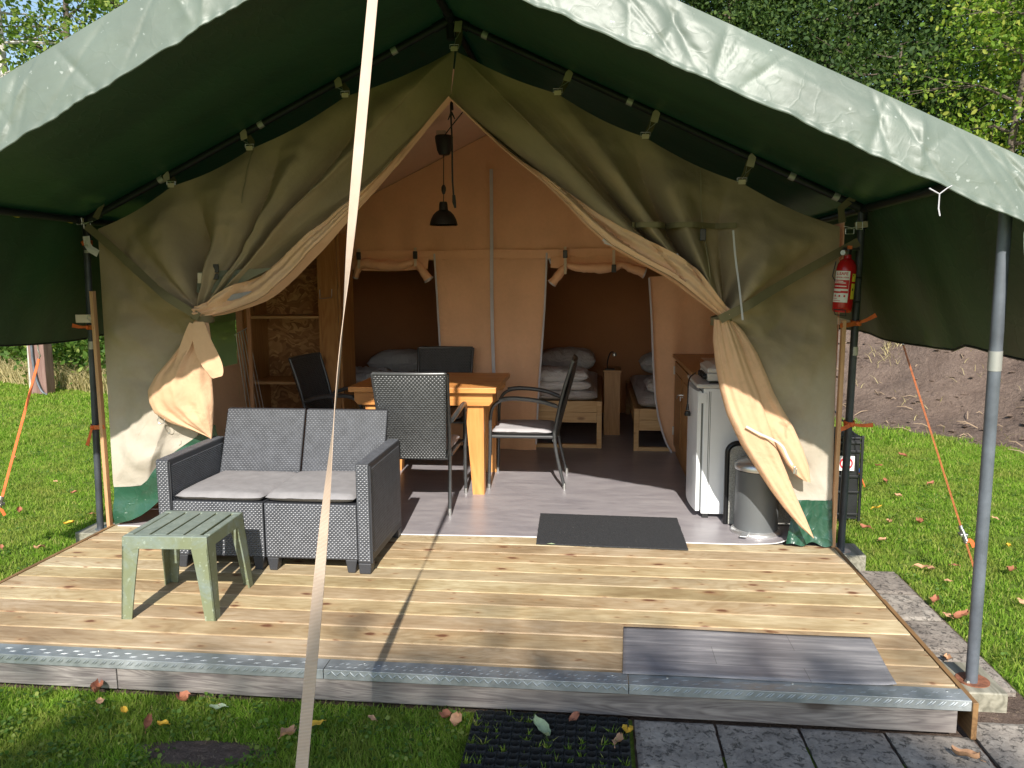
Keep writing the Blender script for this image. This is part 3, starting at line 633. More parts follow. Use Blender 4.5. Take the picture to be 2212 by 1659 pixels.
fp=((2.372,-1.415,-.075),(2.315,YF,ZE)); pole('front_pole',*fp,r=.023,mat='polegrey')
fpl=((-2.45,-1.42,GZ),(-2.33,YF,ZE)); pole('front_pole',*fpl,r=.021)
band(*fp,.655,w=.075,r=.0245)
band((2.305,.09,-.06),(XE,YB,ZE),.60,w=.05); band((-2.40,.09,-.06),(-XE,YB,ZE),.61,w=.05); band((-2.40,.09,-.06),(-XE,YB,ZE),.93,w=.018); band((-2.40,.09,-.06),(-XE,YB,ZE),.905,w=.018)
for s,ts in ((-1,(.145,.50,.78)),(1,(.085,.44,.83,.935))):
    for t in ts: band(apex,(s*XE,YB,ZE),t)
for xx in (-2.35,-2.34): band((xx,-.6,ZE),(xx,YR,ZE),.02 if xx<-2.345 else .10,mat='yellow',w=.02)
for (p,r) in ((apex,.038),((XE,YB,ZE),.034),((-XE,YB,ZE),.034)):
    mb=MB(); p=Vector(p)
    for d in ((0,1,0),(0,-1,0),(1 if p.x<=0 else -.9,0,-SL if p.x==0 else SL),(-1 if p.x>=0 else .9,0,-SL if p.x==0 else SL),(0,0,-1)):
        d=Vector(d).normalized(); mb.tube([p,p+d*.11],r*.72,12)
    mb.build('corner_joint',M['pole'],fr,smooth=True)
# ================================================================== FLY SHEET
fly=hold('fly_sheet','large green tarpaulin fly sheet with a pale sunlit front valance and hanging side flaps','tent roof')
YV=-1.60
def roofz(x): return ZA+.028-SL*abs(x)
for s in (-1,1):
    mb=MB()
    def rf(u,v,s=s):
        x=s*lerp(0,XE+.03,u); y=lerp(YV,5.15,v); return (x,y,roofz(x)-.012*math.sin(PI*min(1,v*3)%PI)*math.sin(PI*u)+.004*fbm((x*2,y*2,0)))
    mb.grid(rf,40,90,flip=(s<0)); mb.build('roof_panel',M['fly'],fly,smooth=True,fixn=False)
    # side flap
    mb=MB()
    def sf(u,v,s=s):
        y=lerp(YV,5.15,u)
        # guy points pull the hem out at y about .25 and 2.6; it sags between them
        hem=1.165+.03*math.sin((y-.2)*1.9)**2-.0*(y) + (.03 if y<-.5 else 0)
        out=.27+.05*math.exp(-((y-.2)/.35)**2)
        t=v; x=s*(XE+.03+out*t); z=lerp(roofz(XE+.03),hem,t)
        x+=s*(.02*math.sin(y*5+2*s)*t+.03*math.sin(y*9+1)*t*t*.4); return (x,y,z)
    mb.grid(sf,110,24,flip=(s>0)); mb.build('side_flap',M['fly'],fly,smooth=True,fixn=False)
    mb=MB(); mb.tube([Vector(sf(i/60,1)) for i in range(61)],.006,6); mb.build('hem',M['pole'],fly,smooth=True)
# make sure roof/flap outer faces are the pale weathered side
# valance hem traced: drop below the roof edge
def vdrop(x):
    if x<0: return lerp(.262,.30,min(1,-x/1.6))
    return lerp(.262,.235,min(1,x/1.4))-.02*smoothstep(1.9,2.35,x)*0
def hemwave(x): return .003*math.sin(x*31+math.sin(x*7)*2)+.006*noise.noise(Vector((x*9,0,5)))
cr=random.Random(11)
creases=[(cr.uniform(-2.4,2.4),cr.uniform(-.9,.9),cr.uniform(.003,.010),cr.uniform(.012,.05)) for _ in range(60)]
def crump(x,t):
    d=0
    for (cx,sl,am,wd) in creases:
        q=(x-cx-sl*(t-.5)*.35)/wd
        if abs(q)<3: d+=am*1.25*math.exp(-abs(q)*1.6)*(1 if am>.009 else -1)
    d+=.006*fbm((x*2.6,t*1.6,7))+.002*abs(fbm((x*9,t*5,2)))
    return d
mb=MB()
xL,xR=-(XE+.05),XE+.05
def vf2(u,v):
    x=lerp(xL,xR,u); t=v
    z0=roofz(x)+.002; z1=roofz(x)-vdrop(x)+hemwave(x); out=.022*math.sin(min(1,t*2.2)*PI/2)+.03*t
    d=crump(x,t)*min(1,t*5)*(1-.72*smoothstep(.6,1,t))+.0035*math.sin(x*85+3*math.sin(x*11))*smoothstep(.82,1,t)
    zz=lerp(z0,z1,t)
    y=YV-out-d
    if t>.93: y-=.004; 
    return (x,y,zz)
mb.grid(vf2,520,36); o=mb.build('valance',M['valance'],fly,smooth=True,fixn=False)
# flip normals so that the front (toward -Y) is the weathered side
me=o.data
if me.polygons[500].normal.y>0: me.flip_normals()
q=o.modifiers[0]; q.split_angle=R(80)
# valance returns down the flap front edges
for s in (-1,1):
    mb=MB()
    def ve(u,v,s=s):
        p0=Vector((s*(XE+.05),YV,roofz(XE+.05))); p1=Vector((s*(XE+.33),YV,1.17)); a=p0.lerp(p1,u)
        inn=Vector((s*-.05,-.03,-.235)) .lerp(Vector((s*-.20,-.03,-.05)),min(1,u*1.5)); a2=a+inn*v; a2.y-=crump(a.x*2+u*3,v)*.8*v; return a2
    mb.grid(ve,60,16); o=mb.build('valance_end',M['valance'],fly,smooth=True,fixn=False)
    if o.data.polygons[100].normal.y>0: o.data.flip_normals()
# hem seam cord and stitching gathers
mb=MB(); mb.tube([Vector(vf2(i/300,.985))+Vector((0,-.003,0)) for i in range(301)],.0035,6,flat=1); mb.build('hem_cord',M['valance'],fly,smooth=True)
mb=MB(); t0=Vector((2.03,YV-.06,1.84)); 
mb.tube([t0+Vector((-.035,0,.02)),t0,t0+Vector((.0,0,-.05)),t0+Vector((.006,0,-.075))],.0025,5); mb.tube([t0,t0+Vector((.025,0,.02)),t0+Vector((.04,0,.028))],.002,5); mb.build('frayed_cord',M['zipw'],fly)
# ================================================================== CANVAS TENT
ct=hold('canvas_tent','khaki canvas safari tent with its two door halves tied back and a peach cotton inside','tent')
clipD=[(215,495),(372,402),(541,322),(747,208),(982,108),(1205,203),(1394,297),(1602,395),(1815,490)]
clips=[PY(u,v,0) for u,v in clipD]
clips[0].x=-2.205; clips[-1].x=2.185
def scallop(a,b,n=8,sag=.022):
    return [a.lerp(b,i/n)+Vector((0,0,-sag*math.sin(PI*i/n))) for i in range(n)]
topL=[]; 
for a,b in zip(clips[:4],clips[1:5]): topL+=scallop(a,b)
topL.append(clips[4])
topR=[]
rc=clips[::-1]
for a,b in zip(rc[:4],rc[1:5]): topR+=scallop(a,b)
topR.append(clips[4]+Vector((.012,0,-.01)))
KL=PY(437,683,-.10); KR=PY(1560,688,-.10)
edgeL=smooth_poly([PY(u,v,-.03) for u,v in ((975,215),(935,262),(880,330),(820,400),(755,468),(700,532),(660,572),(630,604),(585,643),(530,665),(480,680))]+[KL],1)
edgeR=smooth_poly([PY(u,v,-.03) for u,v in ((972,215),(1030,270),(1100,335),(1190,405),(1300,520),(1380,565),(1450,602),(1500,642))]+[KR],1)
apexD=PY(973,215,-.02)
hemL=smooth_poly([PY(u,v,0) for u,v in ((246,1052),(280,1051),(316,1047),(345,1000),(385,970),(425,943),(448,900))]+[KL+Vector((.02,0,-.25)),KL],0)
hemR=[Vector((2.205,0,.27)),Vector((2.0,0,.27)),Vector((1.93,-.02,.29)),Vector((1.84,-.03,.55)),Vector((1.68,-.06,1.0)),KR]
def fan(K,hem,outer,top,edge,seed,flip):
    # polar sheet about the knot: hem points -> outer edge -> top edge -> apex -> opening edge
    bound=[]; n1=26
    hemrev=hem[::-1]  # from K to outer corner
    def push(P,n,kind):
        for i in range(n): bound.append((poly_at(P,i/n),kind,i/n))
    push([hemrev[1] if False else hemrev[0].lerp(hemrev[1],.999)]+hemrev[1:],60,'h')
    push([hemrev[-1],outer[0],outer[-1]],50,'o')
    push(top,150,'t')
    tip=top[-1]
    push([tip,apexD],16,'a')
    for i in range(34): bound.append((apexD.copy(),'e',(i)/33))
    nt=46; rs=random.Random(seed)
    ph=[rs.uniform(0,6.28) for _ in range(8)]
    total=len(bound)
    ang=[]
    mb=MB(); rows=[]
    for bi,(B,kind,q) in enumerate(bound):
        s=bi/total; row=[]
        for j in range(nt+1):
            t=j/nt      # 0 at knot, 1 at boundary
            if kind=='e':
                st=K.lerp(apexD,t); ed=poly_at(edge,1-t); p=st.lerp(ed,q)
            elif kind=='h':
                # keep to the hem curve: blend straight line and the curve itself
                st=K.lerp(B,t); p=st
            else: p=K.lerp(B,t)
            f=((1-2*abs(math.sin((s*38+ph[0]+1.8*math.sin(t*2.2+s*7))*.5)))*-1.0+.38*math.sin(s*52+ph[1]+2.0*t+math.sin(s*13))+.10*math.sin(s*133+ph[2]+3*t)*(1-t))
            if kind in 'ta' or kind=='e': amp=.105
            elif kind=='o': amp=.016
            else: amp=.045
            if kind=='o': amp=lerp(.035,.10,q)
            pr=math.sin(PI*min(1,t**.62))**.9 if t<1 else 0
            dz=f*amp*pr
            # bell folds hanging from each clip and soft billow of the wall
            bil=.035*math.sin(PI*t)*(1 if kind in 'to' else .5)
            n_=.075*fbm((p.x*1.6+seed,p.z*1.6,2))*min(1,(1-t)*6)+.022*fbm((p.x*3.5+p.z*2,p.z*5,seed))*min(1,(1-t)*8)
            kx=-.10*(1-smoothstep(0,.55,t))
            y=lerp(K.y,B.y,smoothstep(0,.6,t))-bil-dz+n_
            row.append(Vector((p.x,y,p.z)))
        rows.append(row)
    N=nt+1
    for r_ in rows: mb.v+=[tuple(p) for p in r_]
    for i in range(len(rows)-1):
        for j in range(nt):
            a=i*N+j; q=(a,a+1,a+N+1,a+N); mb.f.append(q[::-1] if flip else q); mb.m.append(0)
    return mb,rows
mb,rowsL=fan(KL,hemL,[Vector((-2.228,0,.25)),Vector((-2.235,0,1.0)),Vector((-2.205,0,clips[0].z))][0:1]+[Vector((-2.205,0,clips[0].z))],topL,edgeL,3,False)
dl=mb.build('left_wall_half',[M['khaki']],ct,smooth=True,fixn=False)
mb,rowsR=fan(KR,hemR,[Vector((2.215,0,.27)),Vector((2.185,0,clips[-1].z))],topR,edgeR,8,True)
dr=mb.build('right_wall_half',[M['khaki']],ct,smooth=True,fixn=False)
def face_front(o):
    s=sum(p.normal.y*p.area for p in o.data.polygons)
    if s>0: o.data.flip_normals()
for o in (dl,dr):
    face_front(o)
SP=[p for rws in (rowsL,rowsR) for row in rws for p in row]
SX=np.array([[p.x,p.z,p.y] for p in SP])
def sy(x,z,rad=.028):
    d=(SX[:,0]-x)**2+(SX[:,1]-z)**2; k=d<rad*rad
    return float(SX[k,2].min()) if k.any() else 0.
def onsurf(pts,off=.008,n=30,sm=2,flat=False):
    P_=smooth_poly(pts,sm); P_=[poly_at(P_,i/n) for i in range(n+1)]
    ys=[sy(p.x,p.z)-off for p in P_]; ys=[min(ys[max(0,i-1):i+2])*.5+ys[i]*.5 for i in range(len(ys))]
    if flat: ys=[lerp(ys[0],ys[-1],i/(len(ys)-1))+min(y-lerp(ys[0],ys[-1],k/(len(ys)-1)) for k,y in enumerate(ys)) for i in range(len(ys))]
    return [Vector((p.x,y,p.z)) for p,y in zip(P_,ys)]
# lining turned outwards along the opening edges
def turned(edge,foldfn,flipn,seed):
    mb=MB()
    def f(u,v):
        a=poly_at(edge,u); wd=foldfn(u); t=v
        tang=(poly_at(edge,min(1,u+.02))-poly_at(edge,max(0,u-.02))).normalized(); nrm=Vector((-tang.z,0,tang.x)); 
        if nrm.z<0: nrm=-nrm
        b=a+nrm*wd*(t-.06)
        y=a.y-.035-.03*math.sin(PI*t)-.010*math.sin(t*17+u*7+seed)*min(1,u*3)-.006*fbm((u*6,t*5,seed)); 
        if t<.05: y+=.05
        if t>.95: y+=.02
        y=y-.05*smoothstep(.8,1,u)
        if .05<=t: y=min(y,sy(b.x,b.z,.03)-.006-.006*math.sin(t*17+u*7+seed))
        return (b.x,y,b.z)
    mb.grid(f,90,22); o=mb.build('turned_lining',M['lining'],ct,smooth=True,fixn=False); face_front(o); return o
turned(edgeL,lambda u:.012+.13*smoothstep(.1,.85,u)*(1-.45*smoothstep(.85,1,u)),0,1)
turned(edgeR,lambda u:.012+.115*smoothstep(.25,.7,u)*(1-.5*smoothstep(.8,1,u)),0,4)
# zip tapes on the right opening edge
def ribbon(name,pts,wd,mat,parent,nrm=(0,-1,0),thick=.0015,wl=None,cols=3):
    pts=[Vector(p) for p in pts]; mb=MB(); nv=Vector(nrm); n=len(pts)
    for i,p in enumerate(pts):
        t=(pts[min(n-1,i+1)]-pts[max(0,i-1)]).normalized(); k=nv if wl is None else wl(i/(n-1)); s=t.cross(k).normalized()
        w_=wd if not callable(wd) else wd(i/(n-1))
        for c_ in range(cols+1): mb.v.append(tuple(p+s*w_*(c_/cols-.5)))
    for i in range(n-1):
        for c_ in range(cols):
            a=i*(cols+1)+c_; mb.f.append((a,a+1,a+cols+2,a+cols+1)); mb.m.append(0)
    return mb.build(name,M[mat],parent,smooth=True,thick=thick,fixn=False)
ribbon('zip_tape',smooth_poly([PY(u,v,-.105) for u,v in ((1302,518),(1335,527),(1372,532),(1405,534),(1440,541),(1465,551))],2),.014,'zipw',ct)
ribbon('zip_tape',smooth_poly([PY(u,v,-.105) for u,v in ((1305,524),(1340,536),(1375,542),(1405,543),(1435,548))],2),.009,'zipw',ct)
# mosquito window strip and clip in the left half
mb=MB(); A=[PY(u,v,-.115) for u,v in ((428,588),(500,583),(590,578),(520,612),(440,640),(424,630))]
mb.add(A,[tuple(range(6))]); o=mb.build('window_film',M['film'],ct); face_front(o)
mb=MB(); A=[PY(u,v,-.118) for u,v in ((470,648),(500,636),(540,629),(592,627),(560,640),(520,651))]; mb.add(A,[tuple(range(6))]); mb.build('mosquito_mesh',M['cushion'],ct)
ribbon('webbing_tab',[PY(434,590,-.13),PY(434,612,-.13)],.04,'web',ct)
mb=MB(); p=PY(465,578,-.13); mb.box(p.x-.022,p.x+.022,p.y-.012,p.y,p.z-.03,p.z+.02); mb.box(p.x-.017,p.x+.017,p.y-.008,p.y,p.z-.07,p.z-.035); mb.build('side_release_buckle',M['black'],ct,bevel=.003)
# mud strips (green PVC) at the foot
lo=smooth_poly([PY(u,v,0) for u,v in ((251,1131),(300,1118),(336,1092),(380,1040),(425,1000),(470,975))],1)
up_=smooth_poly([PY(u,v,0) for u,v in ((246,1052),(280,1051),(316,1047),(345,1000),(385,970),(425,943),(470,915))],1)
mb=MB(); mb.grid(lambda u,v:(lambda p:(p.x,p.y-.012-.012*math.sin(v*5+u*9)-.008*fbm((p.x*8,p.z*8,0)),p.z))(poly_at(lo,u).lerp(poly_at(up_,u),v)),50,16)
o=mb.build('mud_strip',M['mud'],ct,smooth=True,fixn=False); face_front(o)
mb=MB(); mb.grid(lambda u,v:(lerp(1.955+.05*v,2.212,u),-.012-.018*math.sin(u*8)*(1-v)-.01*fbm((u*5,v*4,0))-.03*(1-v)**2,lerp(.018+.010*math.sin(u*13),.275,v)),40,16)
o=mb.build('mud_strip',M['mud'],ct,smooth=True,fixn=False); face_front(o)
# lower canvas, sunlit cream painted into its colour, is one cloth with the wall: gathered bundles below the knots
def bundle(name,K,L,Rr,mat,depth,seed,ybase,folds=7,rag=0.,nt=46):
    L=[PY(u,v,ybase) for u,v in L]; Rr=[PY(u,v,ybase) for u,v in Rr]
    mb=MB(); n=96
    def f(u,v):
        a=poly_at(L,v); b=poly_at(Rr,v); c=(a+b)/2; hw=(b-a)/2; ang=2*PI*u
        rip=.24*math.sin(ang*folds+seed+v*3)*(1-.45*v)+.07*math.sin(ang*(folds*2+1)+v*5+seed)+.20*math.exp(-v*4.5)*math.sin(ang*(folds*3+2)+seed*2+2*v)+.38*fbm((u*5 if u<.5 else (1-u)*5,v*3.2,seed))
        rip*=abs(math.sin(ang))**.5
        dd=min(depth,max(hw.length*.9,.02))
        p=c+hw*math.cos(ang); p.y=c.y-(math.sin(ang)*dd*(1+rip)*.55)-.0; 
        return (p.x,p.y+.02*v,p.z+rag*.01*math.sin(ang*9)*(v>.97))
    mb.grid(f,n,nt); o=mb.build(name,M[mat],ct,smooth=True,fixn=True); return o
bundle('left_door_bundle',KL,((425,684),(412,708),(398,735),(368,775),(335,812),(318,843),(320,868),(332,893),(360,912),(410,930),(452,947)),
       ((449,688),(452,705),(455,735),(457,790),(456,820),(458,850),(459,870),(458,888),(457,905),(456,925),(454,949)),'lining',.11,1.,-.13)
ribbon('door_flap_tail',smooth_poly([PY(u,v,-.20) for u,v in ((430,695),(432,720),(440,750),(452,775),(464,795),(470,815))],2),lambda t:.05+.10*math.sin(PI*min(1,t*.85))-.04*t,'lining',ct)
ribbon('door_flap_tail',smooth_poly([PY(u,v,-.19) for u,v in ((418,700),(405,735),(392,770),(378,800))],2),lambda t:.05+.03*math.sin(PI*t)-.04*t,'lining',ct)
bundle('right_door_bundle',KR,((1542,690),(1540,735),(1546,790),(1556,845),(1570,895),(1600,960),(1632,1010),(1665,1060),(1695,1100),(1728,1138),(1757,1163)),
       ((1576,692),(1588,715),(1606,760),(1622,805),(1638,845),(1654,895),(1675,960),(1700,1020),(1722,1075),(1742,1120),(1760,1164)),'lining',.10,2.6,-.165,folds=4)
bundle('right_door_fold',KR,((1566,694),(1582,735),(1598,790),(1612,845),(1628,890),(1655,930),(1680,970),(1700,1005),(1720,1030),(1738,1040)),
       ((1584,692),(1606,715),(1636,762),(1656,808),(1672,848),(1692,885),(1716,925),(1736,970),(1750,1012),(1753,1044)),'lining',.07,5.1,-.135,folds=3)
ribbon('zip_tape',smooth_poly([PY(u,v,-.222) for u,v in ((1612,921),(1640,937),(1672,950),(1692,963),(1700,985),(1712,1005))],2),.011,'zipw',ct)
mb=MB(); p=PY(1716,1012,-.225); mb.box(p.x-.006,p.x+.006,p.y-.006,p.y,p.z-.03,p.z+.012); mb.box(p.x+.008,p.x+.014,p.y-.006,p.y,p.z-.035,p.z); mb.build('zip_slider',M['metal'],ct,bevel=.002)
# tie-back straps
def strap_between(a,b,wd,mat,name,tw=0,sag=.0,parent=ct):
    a=Vector(a); b=Vector(b); pts=[a.lerp(b,i/24)+Vector((0,0,-sag*math.sin(PI*i/24))) for i in range(25)]
    # taut, so it rides over the proudest folds of the cloth
    ys=[min(p.y,sy(p.x,p.z,.035)-.006) for p in pts]
    for _ in range(3): ys=[min(y,(ys[max(0,i-2)]+ys[min(24,i+2)])/2) for i,y in enumerate(ys)]
    pts=[Vector((p.x,y,p.z)) for p,y in zip(pts,ys)]
    return ribbon(name,pts,wd,mat,parent,wl=(lambda t:Vector((0,-math.cos(tw*math.exp(-((t-.62)/.18)**2)),math.sin(tw*math.exp(-((t-.62)/.18)**2)))).normalized()))
strap_between(PY(190,488,.0),KL+Vector((.03,-.09,0)),.048,'webdark','tie_back_strap',tw=1.1,sag=.02)
strap_between(PY(1850,523,.03),KR+Vector((-.03,-.09,-.0)),.048,'webdark','tie_back_strap',sag=.0)
for K,s in ((KL,1),(KR,-1)):
    mb=MB(); mb.grid(lambda u,v:(K.x+.062*math.cos(u*2*PI),K.y-.0+.085*math.sin(u*2*PI)*.9,K.z+(v-.5)*.045+s*-.016*math.cos(u*2*PI)),40,3); mb.build('strap_loop',M['webdark'],ct,smooth=True,thick=.002,fixn=False)
# rings hanging on left door
mb=MB(); p=PY(348,908,-.14); mb.tube([p+Vector((.022*math.cos(a),0,.022*math.sin(a))) for a in [i*2*PI/16 for i in range(17)]],.002,6); p=PY(367,927,-.14); mb.tube([p,p+Vector((0,0,-.02)),p+Vector((-.015,0,-.03))],.002,5); mb.build('steel_ring',M['metal'],ct,smooth=True)
# seams and sewn details on the outer wall
for pts in (((541,322),(532,395),(528,440)),((1514,360),(1513,430),(1516,520),(1524,600))):
    ribbon('seam',onsurf([PY(u,v,-.06) for u,v in pts],.004),.005,'seam',ct)
ribbon('flap_band',onsurf([PY(u,v,-.085) for u,v in ((1365,486),(1400,488),(1470,487),(1590,487))],.006,60),.030,'webdark',ct)
ribbon('zip_tape',onsurf([PY(u,v,-.085) for u,v in ((1577,500),(1580,560),(1587,620),(1592,688))],.006,40,2,True),.010,'zipw',ct)
mb=MB(); p=PY(1514,508,-.09); p.y=sy(p.x,p.z,.05)-.004; mb.box(p.x-.016,p.x+.016,p.y-.012,p.y,p.z-.035,p.z+.03); mb.build('side_release_buckle',M['black'],ct,bevel=.004)
# hanging straps with hooks
def hanger(c,i):
    fx=c.x; zf=ZA-SL*abs(fx); 
    if i in (0,8): return
    side=-.07 if c.x<-.1 else (.07 if c.x>.1 else 0.0)
    topp=Vector((c.x+side*.9,YB,ZA-SL*abs(c.x+side*.9)))
    if i==4: topp=Vector((.05,YB,ZA-SL*.05))
    # wide strap looped over the pole
    d=(c-topp); 
    st=ribbon('hanging_strap',[topp+Vector((0,.03,.0)),topp+Vector((0,-.005,.028)),topp+Vector((0,-.03,.0)),topp+Vector((0,-.034,-.02))+d*.25],.042,'web',ct)
    st2=ribbon('hanging_strap',[topp+Vector((.0,.02,0)),topp.lerp(c,.6)+Vector((-side*.1+.012,.012,0)),c+Vector((.0,.012,.0))],.036,'webdark',ct)
    mb=MB(); q=topp+Vector((0,-.036,-.02))+d*.25; h=c+Vector((0,-.012,.02))
    mb.tube([q+Vector((-.018,0,0)),q.lerp(h,.5)+Vector((-.003,0,0)),q.lerp(h,.5)+Vector((.003,0,0)),q+Vector((.018,0,0))],.0018,5)
    mb.tube([q.lerp(h,.5),h],.0022,6)
    mb.build('wire_hook',M['metal'],st,smooth=True)
    mb=MB(); w_=.026; mb.tube([h+Vector((-w_,0,.006)),h+Vector((w_,0,.006)),h+Vector((w_,0,-.014)),h+Vector((-w_,0,-.014)),h+Vector((-w_,0,.006))],.0024,6); mb.build('slide_buckle',M['metal'],st,smooth=True)
    ribbon('canvas_loop',[h+Vector((0,-.002,-.004)),h+Vector((0,-.004,-.03))],.040,'web',ct)
for i,c in enumerate(clips): hanger(c,i)
# corner hooks
for s,(u,v) in ((-1,(190,478)),(1,(1835,488))):
    mb=MB(); p=PY(u,v,.0); 
    mb.tube([p+Vector((-.03*s,0,0)),p+Vector((.01*s,-.01,-.012)),p+Vector((.035*s,-.01,-.006))],.003,6)
    mb.tube([p+Vector((a_*.022,-.01,b_*.014-.03)) for a_,b_ in ((-1,1),(1,1),(1,-1),(-1,-1),(-1,1))],.0024,6)
    mb.tube([p+Vector((s*.05+a_*.016,-.01,b_*.02+.0)) for a_,b_ in ((-1,1),(1,1),(1,-1),(-1,-1),(-1,1))],.0024,6)
    mb.build('corner_hook',M['metal'],ct,smooth=True)
    ribbon('corner_webbing',[p+Vector((s*.03,0,.0)),p+Vector((s*.10,.02,.01)),Vector((s*XE,.04,p.z+.02))],.035,'web',ct)
    ribbon('corner_webbing',[p+Vector((-s*.03,.03,.02)),Vector((s*(XE-.13),.05,p.z+.10)),Vector((s*(XE-.06),.06,p.z+.16))],.04,'webdark',ct)
ribbon('corner_webbing',smooth_poly([PY(1800,690,-.0)+Vector((0,.0,0)),PY(1835,700,.03)],1),.04,'web',ct)
for (u,v) in ((198,688),):
    p=PY(u,v,.0); mb=MB(); mb.tube([p+Vector((a_*.018,-.02,b_*.02)) for a_,b_ in ((-1,.3),(0,1),(1,.2),(.3,-1),(-1,.3))],.0025,6); mb.build('corner_hook',M['metal'],ct,smooth=True)
    ribbon('corner_webbing',[Vector((-2.375,-.03,p.z+.0)),p+Vector((.03,-.01,0))],.05,'web',ct)
ribbon('corner_webbing',smooth_poly([PY(186,510,.0),PY(190,535,.0),PY(212,548,.0)],1),.045,'linen',ct)
# side walls, back wall, inner roof
LW=2.205
for s in (-1,1):
    mb=MB(); WY0,WY1,WZ0,WZ1=1.05,1.78,.86,1.55
    def wallq(y0,y1,z0,z1,nu=14,nv=10,s=s):
        mb.grid(lambda u,v:(s*(LW+.014*fbm((lerp(y0,y1,u)*1.5,lerp(z0,z1,v)*1.5,s))),lerp(y0,y1,u),lerp(z0,z1,v)),nu,nv)
    if s<0:
        wallq(.0,WY0,0,1.86); wallq(WY1,4.75,0,1.86,30); wallq(WY0,WY1,0,WZ0); wallq(WY0,WY1,WZ1,1.86)
    else: wallq(0,4.75,0,1.86,40,14)
    o=mb.build('side_wall',M['inner'],ct,smooth=True,fixn=False)
    if s<0:
        mb=MB(); mb.box(-LW-.004,-LW-.001,WY0,WY1,WZ0,WZ1); mb.build('side_window',M['film'],ct)
    mb=MB(); mb.grid(lambda u,v:(s*lerp(0,LW,u),lerp(.10,4.75,v),lerp(2.775-.43*lerp(0,LW,u),2.885-.475*lerp(0,LW,u),min(1,v*6))),24,48)
    mb.build('inner_roof',M['roofcloth'],ct,smooth=True)
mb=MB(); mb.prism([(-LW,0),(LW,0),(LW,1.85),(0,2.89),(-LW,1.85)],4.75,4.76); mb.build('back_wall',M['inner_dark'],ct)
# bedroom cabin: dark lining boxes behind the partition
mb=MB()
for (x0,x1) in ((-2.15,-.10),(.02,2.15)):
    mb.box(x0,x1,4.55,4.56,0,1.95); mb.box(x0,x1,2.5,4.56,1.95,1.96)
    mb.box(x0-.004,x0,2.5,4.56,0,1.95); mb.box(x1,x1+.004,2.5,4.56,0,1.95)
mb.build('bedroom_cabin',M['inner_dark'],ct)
# partition wall at Y=2.45
YP=2.45
def pcurt(name,L,Rr,nu=40,nv=50,seed=0,amp=.022,k=9,y=YP):
    mb=MB()
    def f(u,v):
        a=poly_at(L,v); b=poly_at(Rr,v); p=a.lerp(b,u)
        e=math.sin(PI*u)**.3 if 0<u<1 else 0
        return (p.x,y-amp*math.sin(u*k+seed+.8*math.sin(v*3))*(.3+.7*v)*e-.012*fbm((p.x*3,p.z*2,seed)),p.z)
    mb.grid(f,nu,nv); o=mb.build(name,M['inner'],ct,smooth=True,fixn=False); face_front(o); return o
def P2(*a): return [PY(u,v,YP) for u,v in a]
pcurt('partition_curtain',P2((938,552),(946,650),(952,740),(955,850),(958,960)),P2((1181,548),(1178,640),(1170,760),(1163,860),(1158,976)),seed=1,k=15)
pcurt('partition_curtain',P2((1402,598),(1408,700),(1412,800),(1420,900),(1440,962),(1452,980)),[Vector((2.19,YP,1.62)),Vector((2.19,YP,.0))],seed=3,k=20,amp=.03)
pcurt('partition_curtain',[Vector((-2.19,YP,1.72)),Vector((-2.19,YP,.0))],P2((742,562),(728,680),(718,800),(712,900)),seed=5,k=12)
# gable above doors
mb=MB()
def gab(u,v):
    x=lerp(-2.19,2.19,u); z1=2.885-.475*abs(x)-.005; z0=1.735+.0*x
    g=.010*math.sin(x*23+1.5*math.sin(v*2))*(.4+.6*(1-v))+.008*fbm((x*4,v*2,0)); return (x,YP-g-.002,lerp(z0,z1,v))
mb.grid(gab,140,24); o=mb.build('partition_gable',M['inner'],ct,smooth=True,fixn=False); face_front(o)
for (z,wd) in ((1.80,.006),(1.745,.004)):
    pass
ribbon('hem_band',[Vector((lerp(-2.19,2.19,i/30),YP-.026,1.785+.004*math.sin(i))) for i in range(31)],.075,'liningplain' if False else 'liningplain',ct)
ribbon('zip_tape',smooth_poly([PY(u,v,YP-.045) for u,v in ((1061,365),(1062,480),(1062,600),(1063,700),(1066,790),(1068,830))],1),.030,'zipw',ct)
for pts in (((938,548),(944,640),(950,740),(951,775)),((1181,546),(1178,640),(1171,745),(1163,850),(1158,960)),((1402,600),(1408,690),(1411,790),(1417,880),(1435,950),(1451,978)),((746,560),(735,650),(727,700))):
    ribbon('zip_tape',smooth_poly([PY(u,v,YP-.03) for u,v in pts],1),.016,'zipw',ct)
ribbon('zip_tape',smooth_poly([PY(u,v,YP-.02) for u,v in ((1183,548),(1190,570))],1),.014,'zipw',ct)
